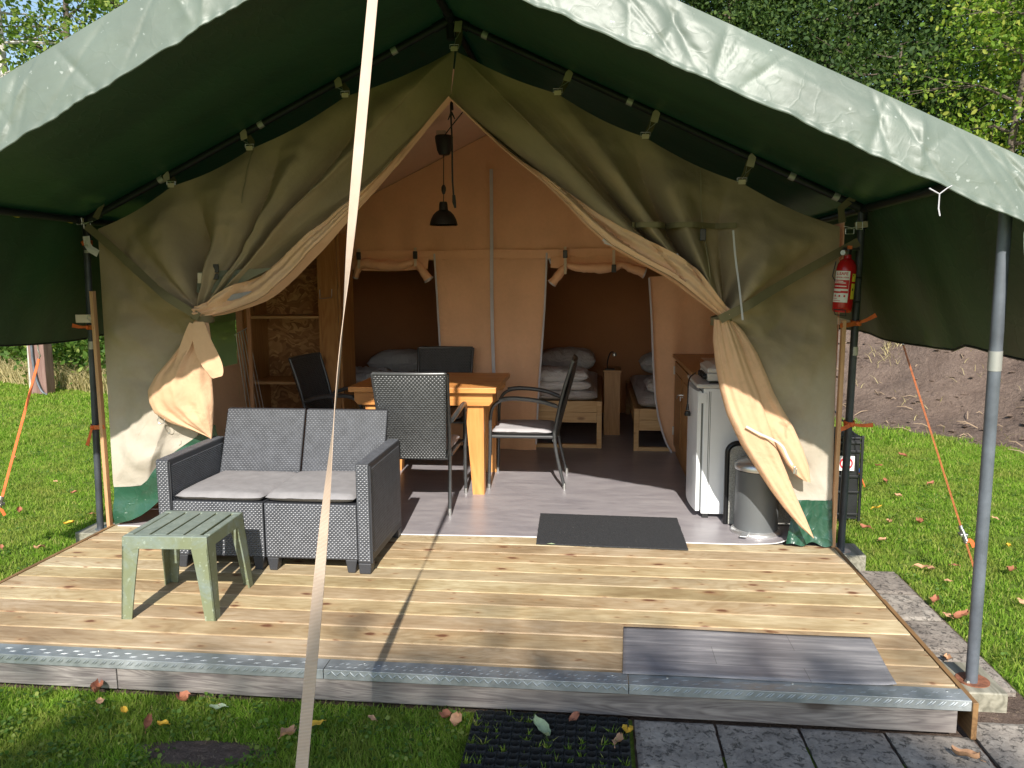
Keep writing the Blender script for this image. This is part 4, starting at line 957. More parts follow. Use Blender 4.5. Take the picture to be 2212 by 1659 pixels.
# rolled-up bedroom doors
def rolled(L,dropL,dropR,label):
    # L: list of (u,v,r) along the roll
    pts=[PY(u,v,YP-.09) for u,v,r in L]; rad=[r for u,v,r in L]
    n=40; P_=smooth_poly(pts,0); PP=[poly_at(P_,i/n) for i in range(n+1)]
    import bisect
    mb=MB(); rs=[]
    Ls=[0]
    for i in range(1,len(pts)): Ls.append(Ls[-1]+(pts[i]-pts[i-1]).length)
    for i in range(n+1):
        d=i/n*Ls[-1]; k=min(len(Ls)-2,max(0,bisect.bisect_right(Ls,d)-1)); q=(d-Ls[k])/(Ls[k+1]-Ls[k]); rs.append(lerp(rad[k],rad[k+1],q)*(1+.06*math.sin(i*2.1)))
    mb.tube(PP,rs,24,flat=.75,cap=True)
    # folds
    for i,v_ in enumerate(mb.v):
        p=Vector(v_); k=.008*fbm((p.x*14,p.z*22,4)); mb.v[i]=(p.x,p.y-k,p.z+k)
    o=mb.build('rolled_door',M['liningplain'],ct,smooth=True); 
    # white zip edge rings at the ends
    for (a,b,r) in ((PP[0],PP[1],rs[0]),(PP[-1],PP[-2],rs[-1])):
        d=(a-b).normalized(); q=MB(); q.tube([a-d*.004,a+d*.006],[r*1.03,r*1.03],20,flat=.75,cap=False); q.tube([a-d*.002,a+d*.010],[r*.62,r*.62],20,flat=.75,cap=False); q.build('zip_edge',M['zipw'],o,smooth=True,thick=.004)
    return o
rolled([(768,600,.03),(775,575,.045),(790,568,.055),(830,574,.062),(865,575,.055),(895,565,.035),(903,572,.040),(926,604,.055)],0,0,'')
rolled([(1192,612,.055),(1212,588,.05),(1224,572,.035),(1250,578,.055),(1300,580,.062),(1335,574,.05),(1343,570,.035),(1360,578,.045),(1392,590,.055)],0,0,'')
mb=MB(); mb.grid(lambda u,v:(lerp(-1.40,-.66,u),YP-.03-.04*v-.01*math.sin(u*14),lerp(1.76,1.66-.02*math.sin(PI*u),v)),24,6); mb.build('door_header',M['liningplain'],ct,smooth=True)
mb=MB(); mb.grid(lambda u,v:(lerp(.44,1.27,u),YP-.03-.04*v-.01*math.sin(u*14),lerp(1.76,1.66-.02*math.sin(PI*u),v)),24,6); mb.build('door_header',M['liningplain'],ct,smooth=True)
for (u,v0,v1,dv) in ((775,537,580,16),(897,535,575,16),(1221,533,592,16),(1326,540,582,40)):
    a=PY(u,v0,YP-.10); b=PY(u,v1,YP-.17); ribbon('roll_strap',[a,a.lerp(b,.5),b],.024,'web',ct)
    mb=MB(); q=PY(u,v0+dv,YP-.16); mb.box(q.x-.02,q.x+.02,q.y-.012,q.y+.004,q.z-.034,q.z+.034); mb.build('roll_buckle',M['black'],ct,bevel=.005)
# battens beside the tent wall
for s,(x,zt) in ((-1,(-2.262,1.50)),(1,(2.226,1.32))):
    mb=MB(); mb.box(x-.011,x+.011,-.030,.005,-.02 if s<0 else 0,zt); o=mb.build('wooden_batten',M['batten'],bevel=.002)
    tag(o,'thin wooden batten upright along the %s edge of the tent front'%('left' if s<0 else 'right'),'batten','battens at the tent corners')
# ================================================================== HANGING CENTRE STRAP
T_=Vector((.085,-1.66,3.0)); G_=Vector((.036,-2.775,GZ)); pts=[G_.lerp(T_,i/60) for i in range(61)]
def wl(t):
    a=1.40*math.exp(-((t-.455)/.135)**2); side=Vector((-1,0,0)); fwdn=Vector((0,-1,.38)).normalized(); return (fwdn*math.cos(a)+side*math.sin(a)).normalized()
cs=hold('guy_strap','long beige webbing strap from the lawn up to the peak of the fly sheet','strap','guy straps of the tent')
ribbon('webbing',pts,.036,'strap',cs,thick=.002,wl=wl)
mb=MB(); mb.tube([T_+Vector((0,0,-.02)),T_+Vector((0,.05,.03))],.006,6); mb.tube([G_+Vector((0,0,.05)),G_+Vector((0,-.02,-.05))],.008,6); mb.build('peg',M['metal'],cs)
# ================================================================== WEAVE SURFACES
def weave(name,P,wu,wv,cu,cv,parent,mat,h=.0028,gapu=.09,gapv=.14,stag=True,nrm_flip=1,ell=False):
    """raised strands over a patch P(u,v) of size wu x wv metres, cells cu x cv"""
    nu=max(2,int(round(wu/cu))); nv=max(2,int(round(wv/cv))); mb=MB()
    for j in range(nv):
        off=.5 if (stag and j%2) else 0
        for i in range(-1 if off else 0,nu):
            u0=(i+off+gapu/2)/nu; u1=(i+off+1-gapu/2)/nu; u0=max(0,u0); u1=min(1,u1)
            if u1-u0<.2/nu: continue
            v0=(j+gapv/2)/nv; v1=(j+1-gapv/2)/nv
            a=Vector(P(u0,v0)); b=Vector(P(u1,v0)); c_=Vector(P(u1,v1)); d=Vector(P(u0,v1)); n_=(b-a).cross(d-a); n_.normalize(); n_*=nrm_flip
            um=(u1-u0)*.18; vm=(v1-v0)*.25
            a2=Vector(P(u0+um,v0+vm))+n_*h; b2=Vector(P(u1-um,v0+vm))+n_*h; c2_=Vector(P(u1-um,v1-vm))+n_*h; d2=Vector(P(u0+um,v1-vm))+n_*h
            mb.add([a-n_*.001,b-n_*.001,c_-n_*.001,d-n_*.001,a2,b2,c2_,d2],[(4,5,6,7),(0,1,5,4),(1,2,6,5),(2,3,7,6),(3,0,4,7)])
    o=mb.build(name,M[mat],parent,smooth=True,fixn=False); o.modifiers.clear(); o['kind']='stuff'; return o
def patch(a,b,c,d):   # corners at (0,0),(1,0),(1,1),(0,1)
    a,b,c,d=map(Vector,(a,b,c,d)); return lambda u,v:a.lerp(b,u).lerp(d.lerp(c,u),v)
# ================================================================== LOVESEAT
sx0,sx1=-1.515,-.335; sy0,sy1=-.69,-.03; AW=.072
sf_=empty('rattan_loveseat',(0,0,0),'charcoal rattan-look loveseat with two grey seat pads at the left of the deck','sofa')
CU,CV=.0215,.0105
def side_panel(x0,x1,out):
    o=None; mb=MB(); mb.box(x0,x1,sy0,sy1,.06,.60); mb.hexa([(x0+.005,sy0,.0),(x1-.005,sy0,0),(x1-.005,sy0+.06,0),(x0+.005,sy0+.06,0)],[(x0,sy0,.06),(x1,sy0,.06),(x1,sy0+.08,.06),(x0,sy0+.08,.06)])
    mb.hexa([(x0+.005,sy1-.06,.0),(x1-.005,sy1-.06,0),(x1-.005,sy1,0),(x0+.005,sy1,0)],[(x0,sy1-.08,.06),(x1,sy1-.08,.06),(x1,sy1,.06),(x0,sy1,.06)])
    p=mb.build('arm_panel',M['rattanbase'],sf_,bevel=.006)
    weave('weave',patch((x0+.004,sy0-.001,.07),(x1-.004,sy0-.001,.07),(x1-.004,sy0-.001,.595),(x0+.004,sy0-.001,.595)),x1-x0,.52,CU,CV,p,'rattan')
    weave('weave',patch((x0+.004,sy0+.004,.601),(x1-.004,sy0+.004,.601),(x1-.004,sy1-.004,.601),(x0+.004,sy1-.004,.601)),x1-x0,.66,CU,CV,p,'rattan')
    for xx,fl in ((x0-.001,-1),(x1+.001,1)):
        weave('weave',patch((xx,sy0+.03,.10),(xx,sy1-.03,.10),(xx,sy1-.03,.57),(xx,sy0+.03,.57)),.6,.47,CU,CV,p,'rattan',nrm_flip=fl)
    mb=MB(); mb.tube([(x1+.001,sy0+.012,.06),(x1+.001,sy0+.012,.59)],.008,6) if out>0 else mb.tube([(x1+.001,sy0+.012,.3),(x1+.001,sy0+.012,.59)],.004,6); mb.build('edge_trim',M['rattanbase'],p)
side_panel(sx0,sx0+AW,-1); side_panel(sx1-AW,sx1,1)
xm=(sx0+sx1)/2
for (a,b) in ((sx0+AW+.004,xm-.003),(xm+.003,sx1-AW-.004)):
    fy=sy0+.012
    mb=MB(); mb.box(a,b,fy,sy1-.05,.07,.375); 
    for (fx0,fx1) in ((a+.005,a+.07),(b-.07,b-.005)): mb.hexa([(fx0+.012,fy,.0),(fx1-.012,fy,0),(fx1-.012,fy+.05,0),(fx0+.012,fy+.05,0)],[(fx0,fy,.072),(fx1,fy,.072),(fx1,fy+.07,.072),(fx0,fy+.07,.072)])
    p=mb.build('seat_box',M['rattanbase'],sf_,bevel=.005)
    weave('weave',patch((a+.003,fy-.001,.076),(b-.003,fy-.001,.076),(b-.003,fy-.001,.372),(a+.003,fy-.001,.372)),b-a,.296,CU,CV,p,'rattan')
    # leaning backrest
    y0b,y1b=-.155,-.005; zb0,zb1=.36,.775
    mb=MB(); n0=[(a+.002,y0b,zb0),(b-.002,y0b,zb0),(b-.002,y0b+.05,zb0),(a+.002,y0b+.05,zb0)]; n1=[(a+(.012 if a<xm-.1 else .002),y1b,zb1),(b-.001,y1b,zb1),(b-.001,y1b+.03,zb1),(a+(.012 if a<xm-.1 else .002),y1b+.03,zb1)]
    mb.hexa(n0,n1); p=mb.build('backrest',M['rattanbase'],sf_,bevel=.008)
    q=Vector((0,-.0015,.0005)); weave('weave',patch(Vector(n0[0])+q+Vector((.004,0,0)),Vector(n0[1])+q-Vector((.004,0,0)),Vector(n1[1])+q-Vector((.003,0,.006)),Vector(n1[0])+q+Vector((.003,0,-.006))),b-a,.43,.0235,.0118,p,'rattan',h=.0042)
# cushions (lie on the sofa)
def cushion(name,x0,x1,y0,y1,z0,th,mat,label,grp,skew=0,rot=0,cat='cushion',rnd=.05):
    mb=MB(); n=22
    def sq(u): return u
    def f(u,v,top):
        x=u*2-1; y=v*2-1; ex=1-abs(x)**7; ey=1-abs(y)**7; h=(max(0,ex)*max(0,ey))**.35
        cr_=1-.04*(abs(x)*abs(y))**3
        return (lerp(x0,x1,.5+x*.5*cr_)+skew*(y*.5+.5),lerp(y0,y1,.5+y*.5*cr_),z0+th*.5+(th*.5*h+.004*fbm((x*2,y*2,x0)) if top else -th*.5*h))
    mb.grid(lambda u,v:f(u,v,1),n,n); mb.grid(lambda u,v:f(u,v,0),n,n,flip=True)
    o=mb.build(name,M[mat],smooth=True); o.modifiers.clear(); return tag(o,label,cat,grp)
cushion('seat_cushion',sx0+AW+.01,xm-.004,sy0+.005,-.14,.372,.055,'cushion','grey seat pad on the left half of the loveseat','loveseat pads',skew=.02)
cushion('seat_cushion',xm+.002,sx1-AW-.008,sy0+.003,-.13,.376,.058,'cushion','grey seat pad on the right half of the loveseat, slightly askew','loveseat pads',skew=-.012)
# ================================================================== PLASTIC STOOL TABLE
st=hold('plastic_side_table','weathered green plastic slatted side table with algae stains on the deck','side table')
fx=[Vector((-1.337,-1.344,0)),Vector((-.888,-1.322,0)),Vector((-.905,-.880,0)),Vector((-1.362,-.883,0))]
zt=.395; tx=[Vector((-1.318,-1.325,zt)),Vector((-.918,-1.305,zt)),Vector((-.932,-.905,zt)),Vector((-1.335,-.912,zt))]
tc=sum(tx,Vector())/4
def tp(u,v,z=0,inset=0):
    p=tx[0].lerp(tx[1],u).lerp(tx[3].lerp(tx[2],u),v); return Vector((p.x,p.y,zt+z))
mb=MB()
def quadbox(u0,u1,v0,v1,z0,z1):
    mb.hexa([tp(u0,v0,z0),tp(u1,v0,z0),tp(u1,v1,z0),tp(u0,v1,z0)],[tp(u0,v0,z1),tp(u1,v0,z1),tp(u1,v1,z1),tp(u0,v1,z1)])
rim_=.085
quadbox(0,1,0,rim_,-.018,0); quadbox(0,1,1-rim_,1,-.018,0); quadbox(0,rim_,rim_,1-rim_,-.018,0); quadbox(1-rim_,1,rim_,1-rim_,-.018,0)
tt=mb.build('table_rim',M['stool'],st,bevel=.007,seg=3)
nsl=5; w0=rim_; gap=.028; slot=5
usable=1-2*rim_; sw=(usable-gap*5)/4
u=rim_+gap
for k in range(4):
    mb=MB(); mb.hexa([tp(u,rim_-.02,-.014),tp(u+sw,rim_-.02,-.014),tp(u+sw,1-rim_+.02,-.014),tp(u,1-rim_+.02,-.014)],[tp(u,rim_-.02,.0012),tp(u+sw,rim_-.02,.0012),tp(u+sw,1-rim_+.02,.0012),tp(u,1-rim_+.02,.0012)])
    mb.build('slat',M['stool'],st,bevel=.003); u+=sw+gap
# aprons with arched ends and L-shaped legs, per corner
for k in range(4):
    a=tx[k]; b=tx[(k+1)%4]; A=fx[k]; Bf=fx[(k+1)%4]
    inn=(tc-(a+b)/2); inn.z=0; inn.normalize()
    n=20; mb=MB()
    outer=[]; inner=[]
    for i in range(n+1):
        t=i/n; p=a.lerp(b,t); 
        e=min(t,1-t)*0.42/0.06   # distance from the corner in leg-radius units
        drop=.058+.05*max(0,1-e/1.3)**2.2 if e<1.3 else .058
        outer.append((p,drop))
    for i in range(n):
        (p,d1),(q,d2)=outer[i],outer[i+1]; o1=-inn*.004; 
        mb.hexa([p+Vector((0,0,-d1))+o1,q+Vector((0,0,-d2))+o1,q+Vector((0,0,-d2))+inn*.006,p+Vector((0,0,-d1))+inn*.006],[p+Vector((0,0,-.004)),q+Vector((0,0,-.004)),q+Vector((0,0,-.004))+inn*.01,p+Vector((0,0,-.004))+inn*.01])
    mb.build('apron',M['stool'],st)
for k in range(4):
    a=tx[k]; A=fx[k]; nb=tx[(k+1)%4]-a; pb=tx[(k-1)%4]-a; nb.normalize(); pb.normalize()
    mb=MB(); n=8
    for d,o in ((nb,pb),(pb,nb)):
        for i in range(n):
            t0,t1=i/n,(i+1)/n; 
            def w_(t): return lerp(.088,.050,min(1,t*1.0)**.7)
            p0=a.lerp(A,t0); p1=a.lerp(A,t1); p0.z=zt-.012-(zt-.012)*t0; p1.z=zt-.012-(zt-.012)*t1
            mb.hexa([p1,p1+d*w_(t1),p1+d*w_(t1)+o*.008,p1+o*.008],[p0,p0+d*w_(t0),p0+d*w_(t0)+o*.008,p0+o*.008])
    # centre rib fold
    mb.build('leg',M['stool'],st,fixn=True)
# ================================================================== DINING TABLE
tb=hold('dining_table','honey coloured solid pine dining table with tapered legs inside the tent','dining table')
TX0,TX1,TY0,TY1,TZ=-.925,.145,.82,1.74,.80
for i in range(5):
    y0=lerp(TY0,TY1,i/5); y1=lerp(TY0,TY1,(i+1)/5)-.0015; mb=MB(); mb.box(TX0,TX1,y0,y1,TZ-.038,TZ); mb.build('top_board',M['table'],tb,bevel=.003)
for (y,) in ((TY0+.045,),(TY1-.075,)):
    mb=MB(); mb.prism([(TX0+.03,TZ-.04),(TX1-.03,TZ-.04),(TX1-.03,TZ-.105),(TX1-.055,TZ-.135),(TX0+.055,TZ-.135),(TX0+.03,TZ-.105)],y,y+.03); mb.build('apron',M['table'],tb,bevel=.002)
for x in (TX0+.12,TX1-.15):
    mb=MB(); mb.box(x,x+.03,TY0+.08,TY1-.08,TZ-.13,TZ-.04); mb.build('apron',M['pine'],tb)
for (x,s) in ((TX0+.10,-1),(TX1-.10,1)):
    for y in (TY0+.077,TY1-.165):
        mb=MB(); xo=x; xi=x-s*.135 if s>0 else x+.135
        x0,x1=min(xo,xi),max(xo,xi)
        b0,b1=(x1-.085,x1) if s>0 else (x0,x0+.085)
        mb.hexa([(b0-.0,y,0),(b1,y,0),(b1,y+.085,0),(b0,y+.085,0)],[(x0,y,TZ-.135 if y<1 else TZ-.04),(x1-.0,y,TZ-.135 if y<1 else TZ-.04),(x1,y+.085,TZ-.04),(x0,y+.085,TZ-.04)])
        mb.build('leg',M['tableleg'],tb,bevel=.003)
# ================================================================== CHAIRS
def make_chair(label,loc,rz,first=True):
    c=empty('wicker_armchair',loc,label,'chair','black wicker chairs round the table',rz)
    # frame tubes
    def tb_(name,pts,r=.0115,mat='wicker',it=2,par=c):
        m_=MB(); m_.tube(smooth_poly(pts,it) if it else pts,r,10); return m_.build(name,M[mat],par,smooth=True)
    for s in (-1,1):
        x=s*.265
        tb_('front_leg',[(s*.262,.275,.035),(s*.262,.262,.35),(s*.268,.262,.58),(s*.275,.215,.665),(s*.280,.10,.690),(s*.275,-.10,.672),(s*.245,-.235,.625)],.0125)
        tb_('arm_wrap',[(s*.2755,.19,.6795),(s*.280,.10,.694),(s*.275,-.10,.676),(s*.248,-.225,.632)],.0165)
        tb_('rear_leg',[(s*.238,-.285,.03),(s*.232,-.22,.30),(s*.232,-.21,.44)],.0125)
        tb_('back_post',[(s*.216,-.21,.38),(s*.232,-.215,.45),(s*.236,-.27,.72),(s*.245,-.345,.955)],.013)
        for (lx,ly) in ((s*.262,.275),(s*.238,-.287)):
            m_=MB(); m_.lathe([(0,0),(.0125,0),(.0135,.03),(.0115,.05),(0,.05)],(lx,ly,.0),12); m_.build('foot_cap',M['metal'],c,smooth=True)
    m_=MB(); m_.box(-.25,.25,-.205,.265,.385,.408); m_.build('seat_frame',M['wickerbase'],c,bevel=.008)
    tb_('seat_rail',[(-.262,.262,.395),(0,.268,.395),(.262,.262,.395)],.0115)
    tb_('seat_rail',[(-.232,-.205,.37),(0,-.207,.37),(.232,-.205,.37)],.010)
    # back panel: slightly concave, flares upwards
    def bp(u,v,o=0):
        hw=lerp(.205,.243,v); x=lerp(-hw,hw,u); z=lerp(.37,.955,v); y=lerp(-.205,-.345,smoothstep(0,1,v)*.35+v*.65)
        cv=.022*math.sin(PI*u); z+=.0
        return Vector((x,y-cv+o,z))
    m_=MB(); m_.grid(lambda u,v:bp(u,v,-.007),24,20); m_.grid(lambda u,v:bp(u,v,.007),24,20,flip=True); p=m_.build('backrest',M['wickerbase'],c,smooth=True,fixn=False)
    weave('weave',lambda u,v:bp(u,v,-.008),.47,.60,.0250,.0135,p,'wicker',h=.0036,nrm_flip=1,gapu=.05,gapv=.06)
    weave('weave',lambda u,v:bp(1-u,v,.008),.47,.60,.0250,.0135,p,'wicker',h=.0036,nrm_flip=1,gapu=.05,gapv=.06)
    tb_('top_rail',[tuple(bp(i/8,1)) for i in range(9)],.0135,it=1)
    return c
ch=make_chair('black wicker armchair with its back to the camera, in front of the pine table',(-.355,.66,.003),R(1))
def chair_copy(loc,rz,label):
    c=copy_tree(ch); c.location=loc; c.rotation_euler.z=rz; c['label']=label; return c
chair_copy((.33,1.335,.003),R(90),'black wicker armchair seen from the side, at the right end of the table')
chair_copy((-.49,1.93,.003),R(180),'black wicker armchair at the far side of the table, only its top rising above it')
chair_copy((-1.13,1.40,.003),R(-97),'black wicker armchair in shade at the left end of the table by the shelves')
def chairpad(cx,cy,rz,label):
    o=cushion('chair_cushion',-.235,.235,-.20,.26,.412,.042,'cushionlight',label,'light grey chair pads'); o.location=(cx,cy,0); o.rotation_euler.z=rz; return o
chairpad(.33,1.335,R(90),'light grey pad on the side-on chair at the right of the table')
chairpad(-.355,.66,R(1),'light grey pad on the chair with its back to the camera')
chairpad(-.49,1.93,R(180),'light grey pad on the chair behind the table')
chairpad(-1.13,1.40,R(-97),'light grey pad on the shaded chair by the shelves')
# ================================================================== SHELVES, POLE, RACK
sh=hold('shelf_unit','tall open pine shelf unit with strand board back against the left bedroom wall','shelf')
SX0,SX1,SY0,SY1=-2.16,-1.515,1.90,2.34
def pb(name,x0,x1,y0,y1,z0,z1,mat,par,bev=.002):
    m_=MB(); m_.box(x0,x1,y0,y1,z0,z1); return m_.build(name,M[mat],par,bevel=bev)
pb('side_panel',SX0-.03,SX0,SY0,SY1,0,1.95,'pinedark',sh); pb('side_panel',SX1,SX1+.03,SY0,SY1,0,1.95,'pinedark',sh)
pb('door_post',SX1+.032,SX1+.175,SY0-.01,SY0+.06,0,1.95,'pinedark',sh); pb('door_post',SX1+.178,SX1+.20,SY0-.01,SY0+.35,0,1.95,'pinedark',sh)
for z in (.06,.665,1.235,1.80): pb('shelf',SX0,SX1,SY0+.01,SY1,z,z+.024,'pinex',sh)
pb('back_panel',SX0,SX1,SY1-.012,SY1,0,1.95,'osb',sh)
m_=MB(); q=PY(705,645,1.885); m_.tube([q+Vector((-.055,0,.075)),q+Vector((-.052,-.012,0)),q+Vector((.052,-.02,.008)),q+Vector((.05,0,.08))],.004,6); m_.build('wire_handle',M['metal'],sh)
m_=MB(); a=PY(541,663,1.25); b=Vector((a.x+.005,1.25,0.003)); 
m_.box(-.013,.013,-.013,.013,0,1.36); o=m_.build('wooden_pole',M['batten'],bevel=.002); o.location=(PY(546,884,1.25).x,1.25,.003); o.rotation_euler=(0,R(.2),0); tag(o,'plain square wooden pole standing upright left of the shelf unit','pole')
rk=hold('drying_rack','folded white wire drying rack leaning on the left tent wall beside the wooden pole','drying rack')
for i in range(6):
    a=PX(509+i*5,722-i*3,-2.05+.02*i); b=Vector((-1.98+.02*i,1.55+.03*i,.02)); m_=MB(); m_.tube([a,b],.0035,6); m_.build('rod',M['metal'],rk)
m_=MB(); m_.tube([PX(506,724,-2.06),PX(540,705,-1.95)],.004,6); m_.build('cross_bar',M['metal'],rk)
# ================================================================== BEDS
def bed(x0,x1,y0,y1,zt_,label,duv=True,pill=True,grp='pine single beds',rs=.6):
    b=hold('pine_bed',label,'bed',grp)
    pb('leg',x1-.045,x1,y0,y0+.07,0,zt_,'pinex',b); pb('leg',x0,x0+.045,y0,y0+.07,0,zt_,'pinex',b)
    zc=zt_-.105
    pb('end_board',x0+.046,x1-.046,y0+.004,y0+.03,zt_-.20,zc-.0,'pinex',b); pb('end_board',x0+.046,x1-.046,y0+.004,y0+.03,zc+.002,zt_-.0,'pinex',b)
    pb('bottom_rail',x0+.046,x1-.046,y0+.004,y0+.05,.0,.04,'pinex',b)
    pb('side_rail',x1-.03,x1,y0+.072,y1,zt_-.14,zt_,'pinex',b); pb('side_rail',x0,x0+.03,y0+.072,y1,zt_-.14,zt_,'pinex',b)
    pb('leg',x1-.045,x1,y1,y1+.07,0,zt_,'pinex',b); pb('leg',x0,x0+.045,y1,y1+.07,0,zt_,'pinex',b)
    pb('slat_base',x0+.03,x1-.03,y0+.04,y1,zt_-.06,zt_-.03,'pinex',b)
    return b
def softbox(name,x0,x1,y0,y1,z0,z1,mat,label,cat,grp=None,pw=6,n=26,wr=.012,seed=0):
    m_=MB()
    def f(u,v,top):
        x=u*2-1;y=v*2-1; h=(max(0,1-abs(x)**pw)*max(0,1-abs(y)**pw))**.45; zm=(z0+z1)/2; th=(z1-z0)/2
        k=wr*fbm((x*3+seed,y*3,seed))
        return (lerp(x0,x1,u),lerp(y0,y1,v)+wr*fbm((x*5,seed,top*2.)),zm+(th*h+k*h if top else -th*h))
    m_.grid(lambda u,v:f(u,v,1),n,n); m_.grid(lambda u,v:f(u,v,0),n,n,flip=True); o=m_.build(name,M[mat],smooth=True); o.modifiers.clear(); return tag(o,label,cat,grp)
bed(.10,.90,2.56,4.45,.445,'pine bed with a fully visible folded duvet in the middle of the bedroom')
softbox('mattress',.13,.86,2.58,4.45,.42,.54,'linen','white mattress on the bed at the centre right','mattress','mattresses',seed=1)
softbox('duvet',.12,.80,2.62,3.05,.53,.62,'linen','lower fold of the white duvet on the centre bed','duvet','folded white duvets',seed=2,wr=.02)
softbox('duvet',.12,.78,2.62,3.1,.60,.72,'linen','plump white duvet folded on top at the foot of the centre bed','duvet','folded white duvets',seed=3,wr=.03,pw=4)
softbox('pillow',.20,.84,3.95,4.4,.54,.80,'linen','white pillow standing at the head of the centre bed','pillow','white pillows',seed=4,pw=3)
bed(1.19,1.95,2.475,4.45,.395,'pine bed at the right of the bedroom, half hidden by the peach curtain')
softbox('mattress',1.23,1.93,2.50,4.45,.37,.50,'linen','white mattress on the bed behind the right curtain','mattress','mattresses',seed=5)
softbox('duvet',1.30,1.93,2.55,3.05,.50,.66,'linen','rolled white duvet on the bed behind the right curtain','duvet','folded white duvets',seed=6,wr=.03,pw=4)
softbox('pillow',1.32,1.93,3.9,4.35,.52,.76,'linen','white pillow on the bed at the far right of the bedroom','pillow','white pillows',seed=7,pw=3)
bed(-1.95,-.62,2.58,4.45,.42,'wide pine bed in the dark left bedroom')
softbox('mattress',-1.92,-.65,2.60,4.45,.40,.52,'linen','white mattress on the bed in the dark left bedroom','mattress','mattresses',seed=8)
softbox('duvet',-1.80,-1.22,2.66,3.3,.52,.68,'linen','crumpled white duvet on the bed in the left bedroom','duvet','folded white duvets',seed=9,wr=.04,pw=4)
softbox('pillow',-1.62,-.95,3.6,4.1,.54,.80,'linen','white pillow on the bed in the left bedroom','pillow','white pillows',seed=10,pw=3)
ns=hold('nightstand','narrow pine bedside cabinet between the two beds','nightstand')
pb('body',.925,1.085,3.2,3.55,0,.635,'pinedark',ns); pb('top',.915,1.095,3.19,3.56,.637,.66,'pinedark',ns)
gl=hold('gooseneck_lamp','small black gooseneck reading lamp on the bedside cabinet','lamp')
m_=MB(); m_.box(.93,1.03,3.22,3.30,.66,.672); m_.build('base',M['black'],gl,bevel=.004)
m_=MB(); m_.tube(smooth_poly([(.955,3.26,.67),(.955,3.26,.74),(.975,3.25,.82),(1.0,3.24,.845),(1.025,3.23,.83)],2),.006,8); m_.build('neck',M['black'],gl,smooth=True)
m_=MB(); m_.lathe([(0,.0),(.018,0),(.02,.02),(.012,.035),(0,.035)],(1.025,3.225,.80),14); m_.build('lamp_head',M['metal'],gl,smooth=True)
# ================================================================== PENDANT LAMP + ROPE
pl=hold('pendant_lamp','black dome pendant lamp with a white inside hanging from the tent ridge','pendant lamp')
lc=Vector((-.281,1.2,0)); zb=1.958
m_=MB(); prof=[(.103,0),(.100,.018),(.092,.045),(.075,.075),(.055,.096),(.034,.108),(.031,.150),(.026,.168),(.0,.168)]
m_.lathe(prof,(lc.x,lc.y,zb),36); m_.build('lamp_shade',M['lampblack'],pl,smooth=True)
m_=MB(); m_.lathe([(.101,.001),(.097,.018),(.089,.043),(.072,.072),(.0,.098)],(lc.x,lc.y,zb-.001),36); m_.build('shade_lining',M['white'],pl,smooth=True)
m_=MB(); m_.lathe([(0,-.0),(.03,.012),(.032,.03),(.02,.055),(0,.06)],(lc.x,lc.y,zb+.02),18); m_.build('bulb',M['whiteplastic'],pl,smooth=True)
m_=MB(); m_.lathe([(.0,0),(.038,0),(.052,.03),(.062,.09),(.066,.125),(.06,.135),(0,.135)],(-.268,1.2,2.462),28); m_.build('ceiling_cup',M['lampblack'],pl,smooth=True)
m_=MB(); m_.tube([(-.272,1.2,2.47),(-.276,1.2,2.30),(-.276,1.2,2.235)],.0035,6); m_.build('cable',M['lampblack'],pl); m_=MB(); m_.tube([(-.276,1.2,2.20),(-.28,1.2,2.12)],.0035,6); m_.build('cable',M['lampblack'],pl); m_=MB(); m_.tube(smooth_poly([(-.262,1.2,2.60),(-.20,1.16,2.66),(-.09,1.10,2.76)],1),.004,6); m_.build('cable',M['lampblack'],pl)
m_=MB(); m_.lathe([(0,0),(.010,.006),(.017,.03),(.017,.052),(.008,.07),(0,.07)],(-.277,1.2,2.178),12); m_.build('cord_adjuster',M['black'],pl,smooth=True)
m_=MB(); m_.box(-.325,-.255,1.2,1.23,2.60,2.635,None); m_.build('bracket',M['metal'],pl,bevel=.003)
m_=MB(); pts=smooth_poly([(-.002,.05,2.62),(-.004,.05,2.50),(.002,.05,2.35),(-.001,.05,2.15),(.006,.05,2.03)],2); m_.tube(pts,.0055,6)
m_.tube([(.0,.05,2.60),(.004,.045,2.53)],[.009,.010],6); m_.tube([(.0,.05,2.52),(.02,.045,2.48)],[.006,.003],6); m_.tube([(.0,.05,2.52),(-.02,.045,2.475)],[.006,.003],6); m_.tube([(.006,.05,2.05),(.008,.05,2.01),(.014,.05,1.975)],[.009,.012,.006],6)
tag(m_.build('hanging_rope',M['lampblack'],smooth=True),'thin black knotted cord hanging from the peak of the tent door','rope')
# ================================================================== KITCHEN CABINET, FRIDGE, STOVE
kc=hold('kitchen_cabinet','varnished pine sink cabinet with metal hinges behind the fridge','cabinet')
KX=1.535
pb('body',KX+.022,2.15,1.02,2.40,.0,.865,'pinedark',kc); pb('corner_post',KX-.005,KX+.05,1.0,1.045,.0,.87,'pinedark',kc)
pb('worktop',KX-.02,2.16,.99,2.42,.872,.90,'pinedark',kc)
dz0,dz1=.09,.84
for (a,b) in ((1.05,1.70),(1.71,2.38)):
    d_=pb('cabinet_door',KX,KX+.02,a,b,dz0,dz1,'pinedark',kc)
    pb('door_panel',KX-.006,KX-.001,a+.08,b-.08,dz0+.09,dz1-.09,'pinedark',d_,.004)
for (y,z) in ((1.055,.74),(1.055,.20),(2.36,.76),(2.36,.22)):
    m_=MB(); m_.box(KX-.008,KX-.0005,y-.0,y+.03,z-.035,z+.035); m_.tube([(KX-.008,y-.002,z-.035),(KX-.008,y-.002,z+.035)],.005,8); m_.build('hinge',M['chrome'],kc)
